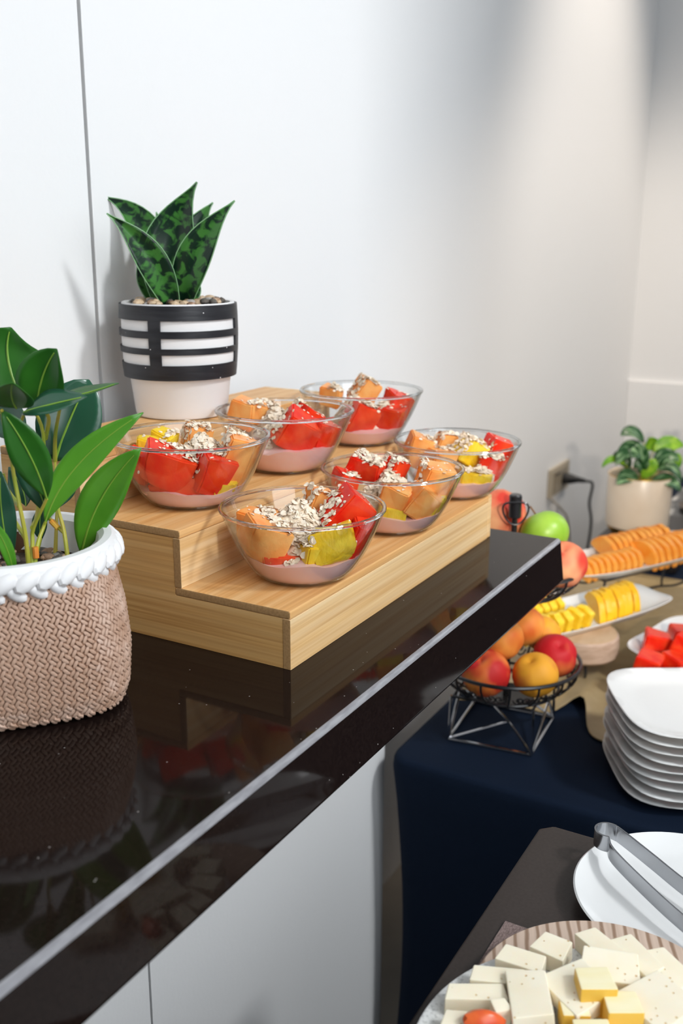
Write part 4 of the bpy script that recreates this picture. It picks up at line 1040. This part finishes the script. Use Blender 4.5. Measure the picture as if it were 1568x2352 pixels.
# ---------------------------------------------------------------- wall outlet, plug and cords
ot = thing('wall_outlet', 'square edged tan wall outlet plate on the far white wall', 'outlet', (2.140, WY-.0005, -.309))
G().box(-.088, .088, -.010, 0, -.043, .043).obj('cover_plate', plate_o, ot, bevel=.003)
G().box(-.062, .062, -.0125, -.0095, -.030, .030).obj('socket_insert', mat('socket_face', (.30, .25, .18), .4), ot, bevel=.0015)
G().box(-.060, -.012, -.0128, -.0120, .020, .024).box(.02, .05, -.0128, -.0120, -.026, -.022).obj('socket_slot', plug_m, ot)
pg = thing('power_plug', 'black power plug and cord hanging from the wall outlet', 'plug', (2.165, WY-.013, -.312))
G().tube([(0, 0, 0), (0, -.022, 0), (.006, -.042, -.001), (.014, -.062, -.004)], [.017, .015, .009, .006], 12).obj('plug_body', plug_m, pg)
G().tube(smooth_path([(.014, -.062, -.004), (.030, -.080, -.015), (.075, -.062, -.085), (.130, -.056, -.15), (.150, -.05, -.21), (.135, -.045, -.29), (.150, -.04, -.36), (.20, -.035, -.68)]), .0042, 8).obj('cord', plug_m, pg)
wc = G().tube(smooth_path([(2.070, WY-.008, -.352), (2.10, WY-.010, -.372), (2.16, WY-.012, -.405), (2.25, WY-.010, -.47), (2.30, WY-.008, -.62), (2.31, WY-.008, -1.0)]), .0035, 8).obj('white_cord', cable_w)
tag(wc, 'thin white cord trailing down the wall below the outlet', 'cord')

# ---------------------------------------------------------------- serving counter in front
SZ = -0.2
sc = thing('serving_counter', 'lower brown stone serving counter holding the cheese board and white plate', 'counter', (0, 0, 0))
poly = [(.184-.012, -.191), (.184, -.191-.012), (.184, -1.0), (-1.7, -1.0), (-1.7, -.191)]
G().prism(poly, SZ-.022, SZ).obj('stone_top', slab_m, sc, bevel=.0022)
G().box(-1.66, .14, -.98, -.225, ZF, SZ-.0225).obj('cabinet', cab_m, sc)
def round_dish(name, lab, cat, c, R, hgt, m, foot=.6):
    o = G().lathe([(R*foot, 0), (R*foot+.003, .0005), (R*.80, hgt*.30), (R*.985, hgt*.9), (R, hgt), (R*.985, hgt*1.06), (R*.90, hgt*.72), (R*.80, hgt*.46), (R*.70, hgt*.36), (R*.4, hgt*.34), (.001, hgt*.34)], 96).obj(name, m, ang=60)
    o.location = c; return tag(o, lab, cat)
round_dish('dinner_plate', 'round white plate carrying the steel tongs, behind the cheese board', 'plate', (.1085, -.352, SZ+.0003), .102, .017, ceram_m, .62)
bd = G().lathe([(.104, 0), (.1065, .001), (.1075, .006), (.1065, .0135), (.105, .0148)], 96).obj('serving_board', board_m, bevel=0)
bd.location = (-.066, -.328, SZ+.0035); bd.rotation_euler = (0, 0, math.radians(22))
tag(bd, 'round pale wooden board with dark grain lying under the cheese plate', 'board')
mt = G().box(-.10, .10, -.10, .10, 0, .0028).obj('table_mat', matn_m, bevel=.0008)
mt.location = (-.087, -.314, SZ+.0003); tag(mt, 'brown woven square mat peeking out from under the wooden board', 'mat')
SPZ = SZ+.0188
def coupe(name, lab, cat, c, R, m):
    o = G().lathe([(R*.66, 0), (R*.68, .0006), (R*.86, .0060), (R*.985, .0135), (R, .0155), (R*.985, .0164), (R*.93, .0145), (R*.84, .0128), (R*.5, .0125), (.001, .0125)], 96).obj(name, m, ang=60)
    o.location = c; return tag(o, lab, cat)
spl = coupe('stoneware_plate', 'speckled pale stoneware plate piled with cheese, on the round wooden board', 'plate', (-.153, -.346, SPZ), .1340, sstone_m)
# tongs: one bent steel strip
def strip(pts, wv, th, zc):
    g = G(); P = [Vector((p[0], p[1], 0)) for p in pts]; n = len(P); vs = []; fs = []
    for i, p in enumerate(P):
        t = (P[min(i+1, n-1)]-P[max(i-1, 0)]).normalized(); s = Vector((-t.y, t.x, 0))*th/2
        w2, z0 = wv[i]/2, zc[i]
        for d, z in ((s, w2), (s, -w2), (-s, -w2), (-s, w2)): vs.append(p+d+Vector((0, 0, z0+z)))
    for i in range(n-1):
        for j in range(4): a, b = i*4+j, i*4+(j+1) % 4; fs.append((a, b, b+4, a+4))
    fs += [(0, 1, 2, 3), tuple(range((n-1)*4, n*4))[::-1]]
    return g.add(vs, fs)
tg = thing('tongs', 'steel serving tongs resting across the round white plate', 'tongs', (0, 0, 0))
lc = Vector((.1430, -.2675)); lr = .0118
def arm(pts): return [(p.x, p.y) for p in smooth_path([Vector((*q, 0)) for q in pts], 8)]
A1 = arm([(.1318, -.2712), (.1180, -.2800), (.0900, -.3130), (.0607, -.3522), (.028, -.405), (-.005, -.455)])
A2 = arm([(.1535, -.2735), (.1480, -.2860), (.1300, -.3145), (.1103, -.3448), (.080, -.395), (.052, -.440)])
zarm = lambda n: [SZ+.031-.011*i/(n-1) for i in range(n)]
for A in (A1, A2):
    ar = strip(A, [.0165]*len(A), .0018, zarm(len(A))).obj('arm', steel, tg, bevel=.0005)
lp = [(lc.x+lr*math.cos(a), lc.y+lr*math.sin(a)) for a in [math.radians(198-228*i/28) for i in range(29)]]
lp = [A1[0]]+lp+[A2[0]]
strip(lp, [.0165]*len(lp), .0018, [SZ+.031]*len(lp)).obj('spring_loop', steel, tg, bevel=.0004)
# cheese slices: near edge from A to B, width away from it
CZ = SPZ+.0128
def cheese(A, B, wid, th, lift, lean, lab, m=cheese_m, name='cheese_slice', group='white cheese slices on the stoneware plate', topcol=None, taper=.85, flip=False):
    A, B = Vector((*A, 0)), Vector((*B, 0)); d = (B-A); L = d.length; d.normalize(); n = Vector((-d.y, d.x, 0))
    if (n.dot(Vector((.87, .49, 0))) < 0) != flip: n = -n
    q = [(0, 0), (L, 0), (L*(1-.06)*1.0, wid), (L*(1-taper)*.5, wid)]
    def P(u, v, w): return (u, v, w)
    g = G().add([(x, y, 0) for x, y in q]+[(x+random.uniform(-.001, .001), y, th+random.uniform(-.0008, .0008)) for x, y in q],
                [(0, 3, 2, 1), (4, 5, 6, 7), (0, 1, 5, 4), (1, 2, 6, 5), (2, 3, 7, 6), (3, 0, 4, 7)])
    o = g.obj(name, [m]+([topcol] if topcol else []), bevel=.0014)
    if topcol:
        for p in o.data.polygons:
            if p.normal.z > .8: p.material_index = 1
    if d.cross(n).z < 0:
        A = A+d*L; d = -d
    X = Matrix(((d.x, n.x, 0, A.x), (d.y, n.y, 0, A.y), (0, 0, 1, CZ+lift), (0, 0, 0, 1)))
    o.matrix_world = X @ Matrix.Rotation(lean, 4, 'X')
    return tag(o, lab, 'cheese', group)
cheese((-.1495, -.2258), (-.1267, -.2675), .016, .0170, 0, .06, 'white cheese slice at the far left of the plate rim, first of the ring')
cheese((-.1216, -.2343), (-.1057, -.2759), .017, .0170, 0, .06, 'white cheese slice second from the left in the outer ring')
cheese((-.0893, -.2424), (-.0876, -.2799), .019, .0170, 0, .08, 'white cheese slice third from the left in the outer ring')
cheese((-.0629, -.2619), (-.0661, -.2900), .022, .0170, 0, .10, 'white cheese slice fourth from the left in the outer ring, nearest the wooden board')
cheese((-.0329, -.2887), (-.0540, -.3250), .019, .0170, .002, .10, 'white cheese slice fifth in the outer ring, pointing at the white plate')
cheese((-.0266, -.3152), (-.0560, -.3520), .019, .0170, .002, .10, 'white cheese slice sixth in the outer ring')
cheese((-.0290, -.3400), (-.0560, -.3750), .020, .0170, .002, .10, 'white cheese slice at the right end of the outer ring')
cheese((-.1044, -.2571), (-.1500, -.2800), .030, .0150, .008, .12, flip=True, lab= 'white cheese slice standing on edge near the plate centre')
cheese((-.0994, -.2795), (-.1250, -.3180), .040, .0130, .010, .10, 'large white cheese slice lying on top at the plate centre')
cheese((-.0830, -.3060), (-.0700, -.3500), .030, .0130, .010, .20, 'white cheese slice lying flat behind the yellow cube')
cheese((-.0900, -.3350), (-.1130, -.3750), .042, .0130, .012, .12, 'white cheese slice right of the yellow cubes')
cheese((-.1720, -.2330), (-.1560, -.2700), .015, .0150, 0, .05, 'white cheese slice at the lower left of the plate, under the orange wedge')
cheese((-.1480, -.2640), (-.1390, -.2740), .012, .0150, .006, .1, 'small broken tip of white cheese by the orange wedge')
cheese((-.1650, -.3000), (-.1850, -.3400), .040, .0130, .004, .1, 'white cheese slice at the plate centre, nearest the aisle')
YG = 'yellow cheese cubes on the stoneware plate'
cheese((-.1130, -.3160), (-.1000, -.3390), .024, .0250, .010, 0, 'tall yellow cheese cube with a pale top', ychee_m, 'cheese_cube', YG, ychee_t, 1.0)
cheese((-.1190, -.3370), (-.1060, -.3610), .022, .0200, .009, 0, 'yellow cheese cube right of the tall one', ychee_m, 'cheese_cube', YG, ychee_t, 1.0)
cheese((-.1290, -.3080), (-.1200, -.3260), .018, .0180, .004, 0, 'small yellow cheese cube left of and below the tall one', ychee_m, 'cheese_cube', YG, ychee_t, 1.0)
cheese((-.1480, -.3250), (-.1360, -.3480), .020, .0200, .004, 0, 'yellow cheese cube at the bottom edge of the picture', ychee_m, 'cheese_cube', YG, ychee_t, 1.0)
tw = G().ball((0, 0, 0), .016, .008, .009, 14, 8, wob=.2).obj('tomato_wedge', mat('tomato_skin', (.78, .15, .03), .3, col2=(.62, .05, .02), scale=(40, 40, 40)))
tw.location = (-.1570, -.2600, CZ+.017); tw.rotation_euler = (0, .2, -1.0); tag(tw, 'orange red tomato wedge on the cheese at the picture bottom', 'tomato')
